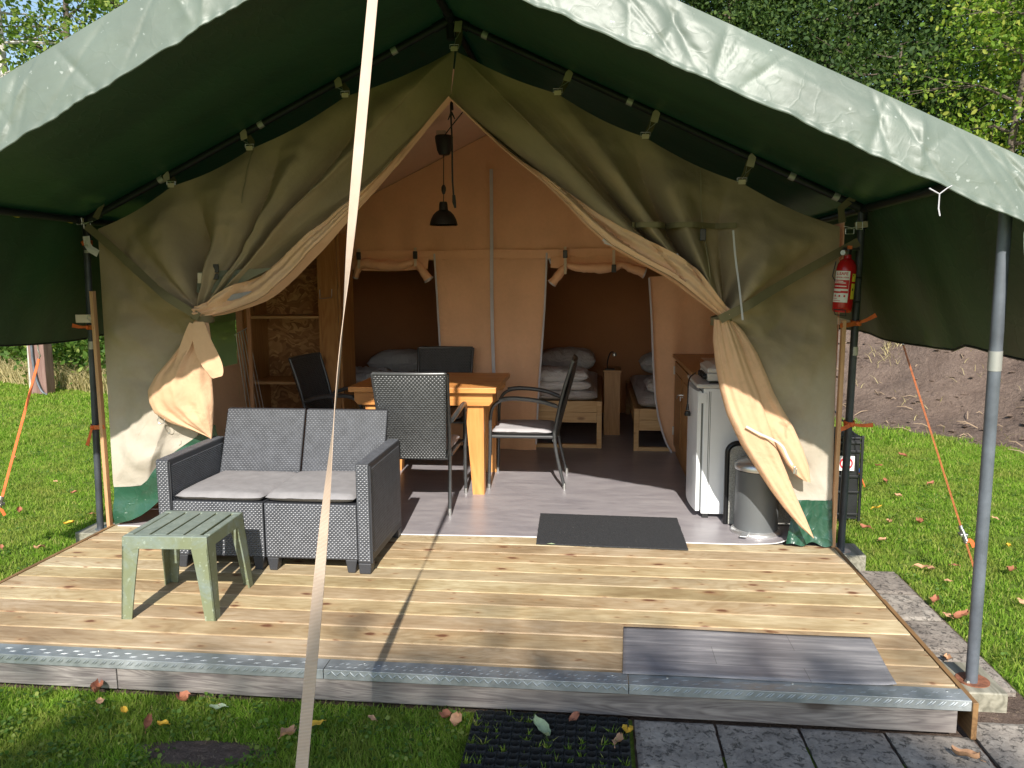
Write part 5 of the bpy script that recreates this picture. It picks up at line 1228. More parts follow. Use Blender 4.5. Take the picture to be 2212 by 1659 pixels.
m_=MB(); q=Vector((KX,1.66,.64)); m_.tube([q,q+Vector((-.03,0,0)),q+Vector((-.04,.03,-.005)),q+Vector((-.045,.06,-.03))],.007,8); m_.tube([q+Vector((0,-.06,-.01)),q+Vector((-.03,-.06,-.01)),q+Vector((-.03,-.07,-.035))],.006,8); m_.build('latch_handle',M['chrome'],kc,smooth=True)
m_=MB(); m_.box(1.66,2.06,1.25,2.0,.901,.908); m_.build('wash_basin_rim',M['pinedark'],kc,bevel=.003)
m_=MB(); m_.box(1.70,2.02,1.30,1.95,.9085,.912); m_.build('wash_basin',M['metal'],kc,bevel=.003)
fg=hold('fridge','white table height refrigerator with its door side turned to the room','fridge')
FX0,FX1,FY0,FY1=1.53,2.02,.46,.97
pb('body',FX0,FX1,FY0,FY1,.035,.86,'white',fg,.008); pb('top_plate',FX0-.045,FX1+.005,FY0-.012,FY1+.01,.862,.888,'whiteplastic',fg,.008)
m_=MB(); 
def fd(u,v):
    return (FX0-.012-.045*math.sin(PI*min(1,max(0,.08+.84*u)))**.5,lerp(FY0+.002,FY1,u),lerp(.055,.84,v))
m_.grid(fd,20,4); a0=[fd(i/20,0) for i in range(21)]; 
m_.grid(lambda u,v:(FX0-.012,lerp(FY0+.002,FY1,u),lerp(.055,.84,v)),20,4); 
m_.add([(FX0-.012,FY0+.002,.055),(FX0-.012,FY0+.002,.84)]+[fd(0,.999),fd(0,0)],[(0,1,2,3)])
for z in (.055,.84): m_.add([(p[0],p[1],z) for p in a0]+[(FX0-.012,FY1,z),(FX0-.012,FY0+.002,z)],[tuple(range(23))])
m_.build('door',M['white'],fg,smooth=True)
pb('door_seal',FX0-.011,FX0-.001,FY0+.008,FY1-.01,.06,.835,'silvergrey',fg,0)
pb('handle_cap',FX0-.032,FX0+.022,FY0-.006,FY0-.0005,.765,.832,'white',fg,.003); pb('foot',FX0+.01,FX0+.05,FY0+.01,FY0+.06,0.003,.035,'black',fg,.002); pb('foot',FX1-.05,FX1-.01,FY0+.01,FY0+.06,0.003,.035,'black',fg,.002)
pb('side_groove',FX0+.034,FX0+.038,FY0-.0015,FY0+.002,.05,.84,'silvergrey',fg,0); pb('side_groove',FX0+.044,FX0+.047,FY0-.0015,FY0+.002,.05,.84,'silvergrey',fg,0)
m_=MB(); m_.tube(smooth_poly([(FX0-.02,.72,.93),(FX0-.07,.70,.90),(FX0-.075,.66,.80),(FX0-.078,.64,.72)],2),.0045,8); m_.build('power_cable',M['black'],fg,smooth=True)
m_=MB(); m_.tube([(FX0-.078,.64,.73),(FX0-.079,.635,.69)],[.007,.012],10); m_.lathe([(0,0),(.020,0),(.021,.012),(.017,.03),(0,.032)],(FX0-.08,.625,.655),14); m_.tube([(FX0-.086,.605,.668),(FX0-.086,.590,.668)],.004,6); m_.tube([(FX0-.070,.605,.675),(FX0-.070,.590,.675)],.004,6); m_.build('plug',M['black'],fg,smooth=True)
gs=hold('camping_stove','white two-part gas hob with its lid closed and black knobs, on top of the fridge','stove')
pb('body',1.555,2.02,.485,.86,.903,.955,'whiteplastic',gs,.008)
m_=MB(); m_.hexa([(1.555,.485,.958),(2.02,.485,.958),(2.02,.86,.958),(1.555,.86,.958)],[(1.555,.485,.985),(2.02,.485,.985),(2.02,.86,.985),(1.555,.86,.985)]); m_.hexa([(1.557,.487,.985),(2.018,.487,.985),(2.018,.858,.985),(1.557,.858,.985)],[(1.60,.53,1.005),(1.98,.53,1.005),(1.98,.82,1.005),(1.60,.82,1.005)]); m_.build('lid',M['whiteplastic'],gs,bevel=.005)
for y in (.53,.60,.67,.74):
    m_=MB(); m_.tube([(1.556,y,.93),(1.528,y,.93)],[.018,.017],14); m_.build('knob',M['black'],gs,smooth=True)
pb('rubber_foot',1.57,1.61,.50,.54,.889,.903,'black',gs,.002); pb('rubber_foot',1.9,1.94,.50,.54,.889,.903,'black',gs,.002); pb('base_strip',1.57,1.64,.483,.50,.889,.902,'black',gs,.002)
# headboard like grey panel with black rounded rim
gpn=hold('grey_panel','speckled grey panel with a rounded black rim leaning against the fridge','panel')
def rr_poly(x0,x1,z0,z1,r,n=8):
    P_=[(x0,z0),(x1,z0)]
    P_+=[(x1-r+r*math.cos(a),z1-r+r*math.sin(a)) for a in [i*PI/2/n for i in range(n+1)]]
    P_+=[(x0+r-r*math.sin(a),z1-r+r*math.cos(a)) for a in [i*PI/2/n for i in range(n+1)]]
    return P_
m_=MB(); m_.prism(rr_poly(1.685,2.12,.012,.515,.05),.335,.372); m_.build('panel_face',M['panel'],gpn)
P_=rr_poly(1.672,2.135,.008,.530,.06); m_=MB(); m_.tube([Vector((p[0],.352,p[1])) for p in P_[1:]+[P_[0]]],.016,8); m_.build('rim',M['black'],gpn,smooth=True)
# pedal bin
pbn=hold('pedal_bin','grey metal pedal bin with a brushed steel domed lid beside the tent door','bin')
bc=(1.832,.215,0.003)
m_=MB(); m_.lathe([(0,0.018),(.128,.018),(.130,.03),(.130,.395),(0,.395)],bc,40); m_.build('body',M['silvergrey'],pbn,smooth=True)
m_=MB(); m_.lathe([(.0,.0),(.148,.0),(.152,.008),(.148,.02),(.130,.032),(0,.032)],bc,40); m_.build('base_ring',M['chrome'],pbn,smooth=True)
m_=MB(); m_.lathe([(.0,.401),(.136,.401),(.138,.41),(.136,.432),(.122,.450),(.085,.466),(.04,.474),(0,.476)],bc,40); m_.build('lid',M['chrome'],pbn,smooth=True)
m_=MB(); m_.lathe([(0,.3965),(.133,.3965),(.133,.4005),(0,.4005)],bc,40); m_.build('lid_seal',M['black'],pbn)
m_=MB(); m_.hexa([(1.705,.045,.022),(1.745,.035,.022),(1.775,.10,.028),(1.73,.11,.028)],[(1.705,.045,.030),(1.745,.035,.030),(1.775,.10,.036),(1.73,.11,.036)]); m_.build('pedal',M['chrome'],pbn,bevel=.003)
# ================================================================== FIRE EXTINGUISHER
fe=hold('fire_extinguisher','red fire extinguisher with white and yellow labels strapped to the right corner pole','fire extinguisher')
ec=Vector((2.193,-.075,0)); tilt=Matrix.Translation(ec+Vector((0,0,1.35)))@Matrix.Rotation(R(3.5),4,'Y')@Matrix.Translation(-(ec+Vector((0,0,1.35)))); er=.052; z0,z1=1.365,1.66
def FB(): return MB()
def bl(mb_,name,mat,par=fe,smooth=True,**k):
    mb_.v=[tuple(tilt@Vector(v)) for v in mb_.v]; return mb_.build(name,M[mat],par,smooth=smooth,**k)
m_=FB(); m_.lathe([(0,z0),(er*.82,z0),(er*.97,z0+.01),(er,z0+.03),(er,z1-.06),(er*.93,z1-.035),(er*.7,z1-.012),(er*.38,z1),(er*.34,z1+.02),(0,z1+.02)],(ec.x,ec.y,0),36); cyl=bl(m_,'cylinder_body','red')
m_=FB(); m_.lathe([(0,z1+.02),(.016,z1+.02),(.016,z1+.05),(0,z1+.05)],(ec.x,ec.y,0),14); m_.box(ec.x-.03,ec.x+.055,ec.y-.012,ec.y+.012,z1+.045,z1+.058); bl(m_,'valve','black')
m_=FB(); m_.tube([(ec.x-.018,ec.y-.02,z1+.028),(ec.x-.042,ec.y-.045,z1+.028)],.014,14); bl(m_,'gauge','chrome')
m_=FB(); m_.box(ec.x-.012,ec.x+.012,ec.y-.02,ec.y-.005,z1+.05,z1+.068); bl(m_,'safety_pin','orange',smooth=False)
m_=FB(); 
for zz in ((z0-.005),): m_.tube([(ec.x-.06,ec.y-.055,zz+.02),(ec.x+.0,ec.y-.062,zz+.02),(ec.x+.005,ec.y-.062,zz-.012),(ec.x-.05,ec.y-.058,zz-.008),(ec.x-.06,ec.y-.055,zz+.02)],.003,6)
m_.tube([(ec.x-.06,ec.y+.0,z1-.02),(ec.x-.07,ec.y,z1-.10),(ec.x-.05,ec.y,z1-.13)],.003,6); m_.tube([(ec.x+.05,ec.y+.03,z0+.06),(2.33,.08,z0+.06)],.004,6); m_.tube([(ec.x+.05,ec.y+.03,z1-.1),(2.33,.08,z1-.1)],.004,6); bl(m_,'wire_bracket','pole')
def wrap(a0,a1,za,zb_,r,mat,name,par):
    m2=MB(); m2.grid(lambda u,v:(ec.x+r*math.sin(lerp(a0,a1,u)),ec.y-r*math.cos(lerp(a0,a1,u)),lerp(za,zb_,v)),16,2); o=bl(m2,name,mat,par,fixn=True); return o
# angle 0 faces -Y; the camera looks from the left (x<ec.x)
A0,A1=R(-92),R(8); 
wrap(A0,A1,z0+.055,z1-.07,er+.0006,'labelwhite','paper_label',fe)
wrap(A0,A1-.03,z0+.105,z1-.118,er+.0010,'labelred','red_field',fe)
wrap(A0,A1-.06,z0+.118,z0+.128,er+.0013,'labelwhite','text_block',fe)
def text(body,size,a_mid,z,mat,par,name='lettering',r=er+.0016,bold=1):
    cu_=bpy.data.curves.new('t','FONT'); cu_.body=body; cu_.size=size; cu_.align_x='CENTER'; cu_.offset=size*.02*bold; cu_.resolution_u=3
    to=bpy.data.objects.new('t',cu_); COL.objects.link(to); bpy.context.view_layer.update()
    me_=bpy.data.meshes.new_from_object(to.evaluated_get(bpy.context.evaluated_depsgraph_get())); COL.objects.unlink(to); bpy.data.objects.remove(to)
    bm=bmesh.new(); bm.from_mesh(me_); bmesh.ops.subdivide_edges(bm,edges=[e for e in bm.edges if e.calc_length()>.006],cuts=1)
    for v_ in bm.verts:
        x,y=v_.co.x,v_.co.y; an=a_mid+x/r; v_.co=tilt@Vector((ec.x+r*math.sin(an),ec.y-r*math.cos(an),z+y))
    bm.to_mesh(me_); bm.free(); me_.materials.clear(); me_.materials.append(M[mat]); o=bpy.data.objects.new(name,me_); COL.objects.link(o); o.parent=par; return o
am=(A0+A1)/2
text('L-SAFE',.0225,R(-38),z1-.092,'labelred',fe); text('HANDBLUSSER',.0115,R(-38),z1-.109,'labelred',fe)
for k,(dz,wd) in enumerate(((.128,.6),(.137,.75),(.155,.8),(.172,.55),(.181,.5))):
    wrap(A0+.1,A0+.1+(A1-A0)*wd,z1-dz,z1-dz+.0045,er+.0014,'labelwhite','text_line',fe)
for k in range(3): wrap(R(-78)+k*R(28),R(-58)+k*R(28),z1-.215,z1-.195,er+.0014,'labelwhite','pictogram',fe)
for k in range(3): wrap(R(-73)+k*R(28),R(-63)+k*R(28),z1-.211,z1-.200,er+.0017,'labelred','pictogram',fe)
for k,wd in enumerate((.5,.3,.55)): wrap(A0+.15,A0+.15+(A1-A0)*wd,z0+.062+k*.012,z0+.0645+k*.012,er+.0014,'labelred','text_line',fe)
for (za,zb_) in ((z1-.125,z1-.083),(z1-.157,z1-.136),(z0+.075,z0+.14)):
    wrap(R(24),R(58),za,zb_,er+.0008,'yellow','yellow_sticker',fe)
wrap(R(28),R(34),z1-.097,z1-.088,er+.0012,'black','sticker_mark',fe); wrap(R(30),R(40),z0+.120,z0+.133,er+.0012,'black','sticker_mark',fe)
# ================================================================== ORANGE RIBBONS
def tie(p,left,label,taillen=.09,taildir=(1,0,.1),loop_to=None,w_=.028,group='orange webbing ties on the tent poles'):
    t_=hold('orange_tie',label,'webbing tie',group); p=Vector(p); s=-1 if left else 1
    m_=MB(); m_.grid(lambda u,v:(p.x+.029*math.cos(u*2*PI),p.y+.029*math.sin(u*2*PI),p.z+(v-.5)*w_+.004*math.sin(u*6)),24,2); m_.build('loop',M['orange'],t_,smooth=True,thick=.003,fixn=False)
    if loop_to: ribbon('strip',smooth_poly([p+Vector((0,-.031,0)),p.lerp(Vector(loop_to),.5)+Vector((0,-.02,-.004)),Vector(loop_to)],2),w_*.9,'orange',t_,thick=.003)
    m_=MB(); m_.lathe([(0,-.013),(.013,-.006),(.014,.006),(0,.013)],(0,0,0),10); k=m_.build('knot',M['orange'],t_,smooth=True); k.location=p+Vector((0,-.038,0))
    td=Vector(taildir); a=p+Vector((0,-.04,0)); ribbon('tail',smooth_poly([a,a+td*taillen*.5+Vector((0,0,-.006)),a+td*taillen],2),lambda t:.012+.014*t,'orange',t_,thick=.003)
def ponpole(z,left):
    if left: a,b=Vector((-2.40,.09,-.06)),Vector((-XE,YB,ZE))
    else: a,b=Vector((2.305,.09,-.06)),Vector((XE,YB,ZE))
    return a.lerp(b,(z-a.z)/(b.z-a.z))
tie(ponpole(1.275,True),True,'orange tie with a short tail, upper one on the left corner pole',.10,(-1,0,.1),(-2.26,-.03,1.28))
tie(ponpole(.63,True),True,'orange tie with a drooping tail, lower one on the left corner pole',.12,(-.35,0,-1),(-2.24,-.03,.65))
tie(ponpole(1.80,True),True,'small frayed orange tie near the top of the left corner pole',.06,(.7,0,-.5))
tie(ponpole(1.30,False),False,'orange tie with a raised tail, just below the fire extinguisher',.10,(.95,0,.45),(2.20,-.04,1.29))
tie(ponpole(.715,False),False,'orange tie with a flat tail, lower one on the right corner pole',.12,(1,0,-.02),(2.235,-.03,.70))
# ================================================================== SIDE GUY LINES
def guy(top,bot,rt,label,name='guy_rope',wd=.018,rope=False,grp='guy straps of the tent'):
    g=hold(name,label,'guy rope',grp); top=Vector(top); bot=Vector(bot)
    if rope:
        m_=MB(); m_.tube([top,bot],.0028,8); m_.tube([top+Vector((.006,0,0)),bot+Vector((.006,0,0))],.002,6); m_.build('rope',M['orangerope'],g,smooth=True)
    else: ribbon('webbing',[top.lerp(bot,i/12) for i in range(13)],wd,'orange',g,thick=.002)
    q=top.lerp(bot,rt); m_=MB(); d=(bot-top).normalized()
    m_.tube([q-d*.05,q+d*.05],.017,8,flat=.6); m_.tube([q-d*.035+Vector((0,-.02,0)),q+d*.03+Vector((0,-.03,0))],.007,8); m_.box(q.x-.02,q.x+.02,q.y-.02,q.y+.02,q.z-.008,q.z+.008); m_.build('ratchet',M['metal'],g,bevel=.003)
    ribbon('strap_tail',smooth_poly([q+d*.03+Vector((0,-.02,0)),q+Vector((.03,-.03,-.02)),q+Vector((.05,-.03,-.06))],1),.022,'orange',g,thick=.002)
    m_=MB(); m_.tube([top+Vector((0,0,.10)),top+Vector((0,0,.05)),top+Vector((.012,0,.02)),top],.004,6); m_.build('hook',M['metal'],g,smooth=True)
    m_=MB(); m_.tube([bot,bot+Vector((0,0,-.08))],.008,8); m_.build('peg',M['metal'],g)
guy(PX(1950,745,2.66),Vector((2.94,-.27,GZ)),.78,'orange guy rope from the right side flap to the lawn, with a ratchet half way',rope=True)
guy(PX(84,775,-2.66),Vector((-2.88,-.34,GZ)),.72,'orange guy strap with a metal ratchet from the left side flap to the lawn')
g=hold('short_guy_rope','short orange cord with a blue end pegged in the grass behind the gas box','guy rope'); m_=MB(); a=PZ(1868,1052,GZ+.0); b=PY(1856,1020,a.y); m_.tube([a,b],.006,6); m_.build('cord',M['orange'],g); m_=MB(); m_.tube([b,b+Vector((-.01,0,.03))],.011,6); m_.build('blue_end',M['blue'],g)
m_=MB(); m_.tube([PX(2108,1150,3.0),PX(2100,1120,2.98)],.006,6)
# ================================================================== GAS BOX
gb=hold('gas_cage','black metal gas bottle box with a no smoking sign standing in the grass','gas box')
GX0,GX1,GY0,GY1=2.25,2.69,.965,1.37
pb('body',GX0,GX1-.012,GY0+.012,GY1,GZ+.02,.44,'blackframe',gb,.003)
for x in (GX1-.012,GX0+.1,GX0+.3): pb('frame_bar',x,x+.018,GY0-.006,GY0+.011,GZ,.47,'blackframe',gb,.002)
for z in (-.10,.06,.172,.35,.412): pb('frame_bar',GX0,GX1-.013,GY0-.0045,GY0+.0095,z,z+.016,'blackframe',gb,.002)
pb('lid',GX0,GX1,GY0,GY1,.445,.458,'blackframe',gb,.003)
m_=MB(); m_.tube([(GX1-.005,GY0+.02,.42),(GX1-.12,GY1,.62)],.006,6); m_.build('stay',M['blackframe'],gb)
sx,sz=PY(1828,1001,GY0-.012).x,PY(1828,1001,GY0-.012).z; 
sg=pb('sign_plate',sx-.055,sx+.055,GY0-.012,GY0-.010,sz-.052,sz+.052,'labelwhite',gb,0)
m_=MB(); m_.grid(lambda u,v:(sx+lerp(.034,.044,v)*math.cos(u*2*PI),GY0-.0135,sz+lerp(.034,.044,v)*math.sin(u*2*PI)),40,1); m_.add([(sx-.030,GY0-.014,sz+.022),(sx-.024,GY0-.014,sz+.028),(sx+.030,GY0-.014,sz-.022),(sx+.024,GY0-.014,sz-.028)],[(0,1,2,3)]); m_.build('prohibition_ring',plain('sign_red',(.62,.01,.03),.5,bs=0),sg,thick=.001)
m_=MB(); m_.add([(sx-.022,GY0-.0128,sz-.008),(sx+.020,GY0-.0128,sz-.008),(sx+.020,GY0-.0128,sz+.001),(sx-.022,GY0-.0128,sz+.001)],[(0,1,2,3)]); m_.tube([(sx+.014,GY0-.0132,sz+.004),(sx+.018,GY0-.0132,sz+.012),(sx+.012,GY0-.0132,sz+.018)],.0012,5); m_.build('cigarette_symbol',M['black'],sg)
# ================================================================== LEFT POST + HOSE
pp=PZ(96,850,GZ); po=hold('old_wooden_post','short reddish wooden post with a grey hose, at the edge of the lawn far left','post')
m_=MB(); m_.box(pp.x-.14,pp.x+.12,pp.y-.1,pp.y+.1,GZ,1.0); m_.build('post',M['oldpost'],po,bevel=.01)
m_=MB(); m_.tube(smooth_poly([(pp.x-.05,pp.y-.13,.75),(pp.x-.04,pp.y-.14,.2),(pp.x+.06,pp.y-.15,-.10),(pp.x+.16,pp.y-.15,GZ)],2),.018,8); m_.build('hose',M['polegrey'],po,smooth=True)
# ================================================================== FOLIAGE
def leaves(name,C,sz,mat,parent=None,up=.35,label=None,cat=None,kind='stuff',flat=.55):
    n=len(C); 
    nrm=rng.normal(size=(n,3)); nrm[:,2]+=up; nrm/=np.linalg.norm(nrm,axis=1)[:,None]
    t=np.cross(nrm,rng.normal(size=(n,3))); t/=np.linalg.norm(t,axis=1)[:,None]; b=np.cross(nrm,t)
    s=(sz*rng.uniform(.55,1.3,n))[:,None]; 
    v=[C-t*s*.5, C-t*s*.12+b*s*flat*.5+nrm*s*.06, C+t*s*.25+b*s*flat*.42+nrm*s*.06, C+t*s*.55, C+t*s*.25-b*s*flat*.42+nrm*s*.06, C-t*s*.12-b*s*flat*.5+nrm*s*.06]
    V=np.stack(v,1).reshape(-1,3); bb=np.arange(n)*6
    loops=np.stack([bb,bb+1,bb+2,bb+3, bb,bb+3,bb+4,bb+5],1).ravel(); ls=np.stack([np.arange(n)*8,np.arange(n)*8+4],1).ravel()
    me=bpy.data.meshes.new(name); me.vertices.add(len(V)); me.vertices.foreach_set('co',V.ravel().astype(np.float32)); me.loops.add(len(loops)); me.loops.foreach_set('vertex_index',loops.astype(np.int32)); me.polygons.add(2*n); me.polygons.foreach_set('loop_start',ls.astype(np.int32)); me.update(calc_edges=True); me.materials.append(mat)
    o=bpy.data.objects.new(name,me); COL.objects.link(o); o['kind']=kind
    if parent: o.parent=parent
    return o
def tree(base,h,r,name,label,nleaf,lsz,mat,bark,trunk_r=.12,z0f=.3,lean=(0,0),nb=26,seed=0,clump=.55,grp=None,cz=None,flatten=1.0,ncl=60):
    rs=random.Random(seed); tr=hold(name,label,'tree',grp); bx,by,bz=base
    m_=MB(); P_=[]
    for i in range(9):
        t=i/8; P_.append(Vector((bx+lean[0]*t+.10*math.sin(t*5+seed)*t,by+lean[1]*t+.08*math.cos(t*4+seed)*t,bz+h*.92*t)))
    m_.tube(P_,[trunk_r*(1-.85*i/8)+.008 for i in range(9)],10)
    m_.build('trunk',M[bark],tr,smooth=True)
    cl=[]; m_=MB()
    for k in range(nb):
        t=lerp(z0f,.97,(k+.5)/nb); p0=poly_at(P_,t); a=k*2.4+rs.uniform(-.4,.4); L=r*(1-.55*abs((t-z0f)/(1-z0f)-.35))*rs.uniform(.65,1.1)
        d=Vector((math.cos(a),math.sin(a),rs.uniform(.05,.5))); d.normalize(); Q=[p0]
        for j in range(1,5):
            Q.append(p0+d*L*j/4+Vector((rs.uniform(-.1,.1),rs.uniform(-.1,.1),-.03*j*j*L*.3+rs.uniform(-.05,.1)))*L*.5)
        tr0=trunk_r*(1-.8*t)*.5+.006; m_.tube(Q,[tr0,tr0*.75,tr0*.5,tr0*.3,.004],6)
        for j in range(2,5):
            cl.append((Q[j],L*.20+.12))
            for _ in range(2):
                q=Q[j]+Vector((rs.uniform(-1,1),rs.uniform(-1,1),rs.uniform(-.6,.7)))*L*.33; m_.tube([Q[j-1],q],[tr0*.25+.002,.003],4); cl.append((q,L*.17+.10))
    o=m_.build('limbs',M[bark],tr,smooth=True)
    C=[]; per=max(1,nleaf//len(cl))
    for (c,rad) in cl:
        rad*=clump/.55; g_=rng.normal(size=(per,3))*np.array([1,1,.75])*rad*.62; C.append(np.array(c)+g_)
    C=np.concatenate(C); o=leaves('crown',C,lsz,mat,tr); return tr
# left: birch with open foliage, and two behind
tree((-8.10,7.0,GZ),8.2,1.9,'birch_tree','pale barked birch with small yellow green leaves at the top left corner',7500,.085,M['leaf_birch'],'birchbark',.10,.38,seed=1,nb=30,clump=.5)
tree((-6.9,8.6,GZ),8.6,1.9,'alder_tree','brown trunked tree with sparse leaves behind the upper left roof edge',8000,.095,M['leaf_birch'],'bark',.14,.42,seed=2,nb=26,clump=.45)
tree((-9.6,10.5,GZ),9.5,2.4,'alder_tree','darker leafy tree behind the birch at the far left',5000,.11,M['leaf_oak'],'bark',.14,.3,seed=3,nb=26)
tree((-5.2,13,GZ),10.2,2.2,'alder_tree','thin crowned tree whose top shows just above the left roof slope',6000,.11,M['leaf_oak'],'bark',.12,.5,seed=4,nb=22)
# right: dark wood behind, bright alders in front
specs=[(4.2,17.5,11.0,2.6,5,'round dark green oak beginning the wood right of the roof peak'),(7.0,16.5,12.0,3.2,6,'tall dark oak in the middle of the wood above the roof'),(9.8,15.5,12.0,3.3,7,'dark broad oak behind the bright alders on the right'),(12.6,14.0,12.0,3.4,8,'oak crown at the right end of the wood'),(5.8,20.,13.0,3.,14,'taller oak standing at the back of the wood'),(9.,20.,13.4,3.4,15,'back row oak showing sky gaps above the right roof slope')]
for (x,y,h,r,sd,lb) in specs:
    tree((x,y,GZ),h,r,'oak_tree',lb,46000,.105,M['leaf_oak'],'bark',.22,.12,seed=sd,nb=30,clump=.85,grp='dark oaks behind the tent')
tree((7.25,9.2,.8),6.2,1.9,'alder_tree','bright leaved alder with a brown slanting trunk above the right roof slope',10000,.085,M['leaf_alder'],'bark',.09,.12,lean=(.5,0),seed=9,nb=30,clump=.5)
tree((8.9,9.4,.8),8.0,2.2,'alder_tree','pale barked alder at the right edge of the photo',13000,.085,M['leaf_alder'],'birchbark',.12,.1,seed=10,nb=34,clump=.5)
tree((9.9,12.2,.8),8.0,2.3,'alder_tree','leafy alder between the oak wood and the right edge',11000,.11,M['leaf_alder'],'bark',.12,.1,seed=12,nb=30)
tree((6.9,12.5,.8),5.8,1.8,'alder_tree','low bushy alder whose crown peeks over the lower right roof slope',9000,.11,M['leaf_oak'],'bark',.10,.1,seed=13,nb=28)
# bramble hedge far left
hd=hold('bramble_hedge','tangle of bramble and weeds along the far left edge of the lawn','hedge')
C=[]
for i in range(150):
    x=rng.uniform(-13,-4.6); y=8.1+(x+8.4)*-.45+rng.uniform(-.4,1.2); z=GZ+rng.uniform(.1,1.9); C.append(np.array([x,y,z])+rng.normal(size=(260,3))*np.array([.32,.3,.22]))
C=np.concatenate(C); C=C[C[:,2]>GZ]; leaves('leafage',C,.085,M['leaf_bramble'],hd,up=.6)
P=[]
for i in range(9000):
    x=rng.uniform(-13,-4.6); y=7.55+(x+8.4)*-.45+rng.uniform(-.2,.9); P.append((x,y,GZ))
blades('dry_grass',np.array(P),.35,.012,M['straw'],lean=.8).parent=hd
# straw tufts and twigs on the bank
P=[]
q=PY(1925,765,6.2)
for i in range(14):
    u_,v_=((1925,758),(1905,785),(2100,800),(2190,840),(1880,830),(2050,745),(2212,800),(1990,900),(2120,930),(2200,960),(1950,930),(1870,910),(2150,745),(2020,850))[i]
    d=ray(u_,v_); t=6.
    for k in range(400):
        t+=.02; p=CAM+d*t
        if p[2]<bankz(p[0],p[1]): break
    for k in range(80 if i==0 else 6): a=rng.normal(size=2)*(.12 if i==0 else .16); P.append((p[0]+a[0],p[1]+a[1],bankz(p[0]+a[0],p[1]+a[1])))
blades('dry_grass',np.array(P),.11,.008,M['straw'],'dry grass tufts scattered on the earth bank',lean=1.8)
mb=MB()
for i in range(170):
    x=rng.uniform(3.4,8.5); y=rng.uniform(3.2,9); t=bankt(np.array([x]),np.array([y]))[0]
    if t<.1 or t>4: continue
    z=bankz(x,y)+.015; a=rng.uniform(0,PI); L=rng.uniform(.05,.22); d=Vector((math.cos(a),math.sin(a),rng.uniform(-.1,.3)))*L
    mb.tube([Vector((x,y,z)),Vector((x,y,z))+d*.5+Vector((0,0,.02)),Vector((x,y,z))+d],[.005,.005,.003],5)
o=mb.build('twigs',M['twig'],smooth=True); tag(o,'dry twigs and root bits scattered over the earth bank',kind='stuff')
mb=MB()
for i in range(900):
    x=rng.uniform(3.0,9); y=rng.uniform(2.5,9); t=bankt(np.array([x]),np.array([y]))[0]
    if t<-.1 or t>4.5: continue
    z=bankz(x,y); s=rng.uniform(.012,.05); q=Vector((x,y,z+s*.2)); r_=[s*rng.uniform(.6,1.3) for _ in range(6)]
    vs=[q+Vector((r_[0],0,0)),q+Vector((0,r_[1],0)),q+Vector((-r_[2],0,0)),q+Vector((0,-r_[3],0)),q+Vector((0,0,r_[4]*.7)),q-Vector((0,0,r_[5]*.5))]
    mb.add(vs,[(0,1,4),(1,2,4),(2,3,4),(3,0,4),(1,0,5),(2,1,5),(3,2,5),(0,3,5)])
tag(mb.build('soil_clods',M['soil']),'clods of earth on the bare bank',kind='stuff')
# weeds in the lawn
C=[]
for i in range(420):
    if i%3==0: x,y=rng.uniform(-2.3,.4),rng.uniform(-2.6,-1.75)
    elif i%3==1: x,y=rng.uniform(2.4,4.8),rng.uniform(-1.6,3.0)
    else: x,y=rng.uniform(-5,-2.4),rng.uniform(-1.4,3.5)
    if not ok(np.array([x]),np.array([y]))[0]: continue
    C.append(np.array([x,y,GZ+.022])+rng.normal(size=(16,3))*np.array([.03,.03,.007]))
leaves('clover',np.concatenate(C),.017,M['leaf_bramble'],None,up=2.5,flat=.8)['label']='clover and small weeds in the lawn'
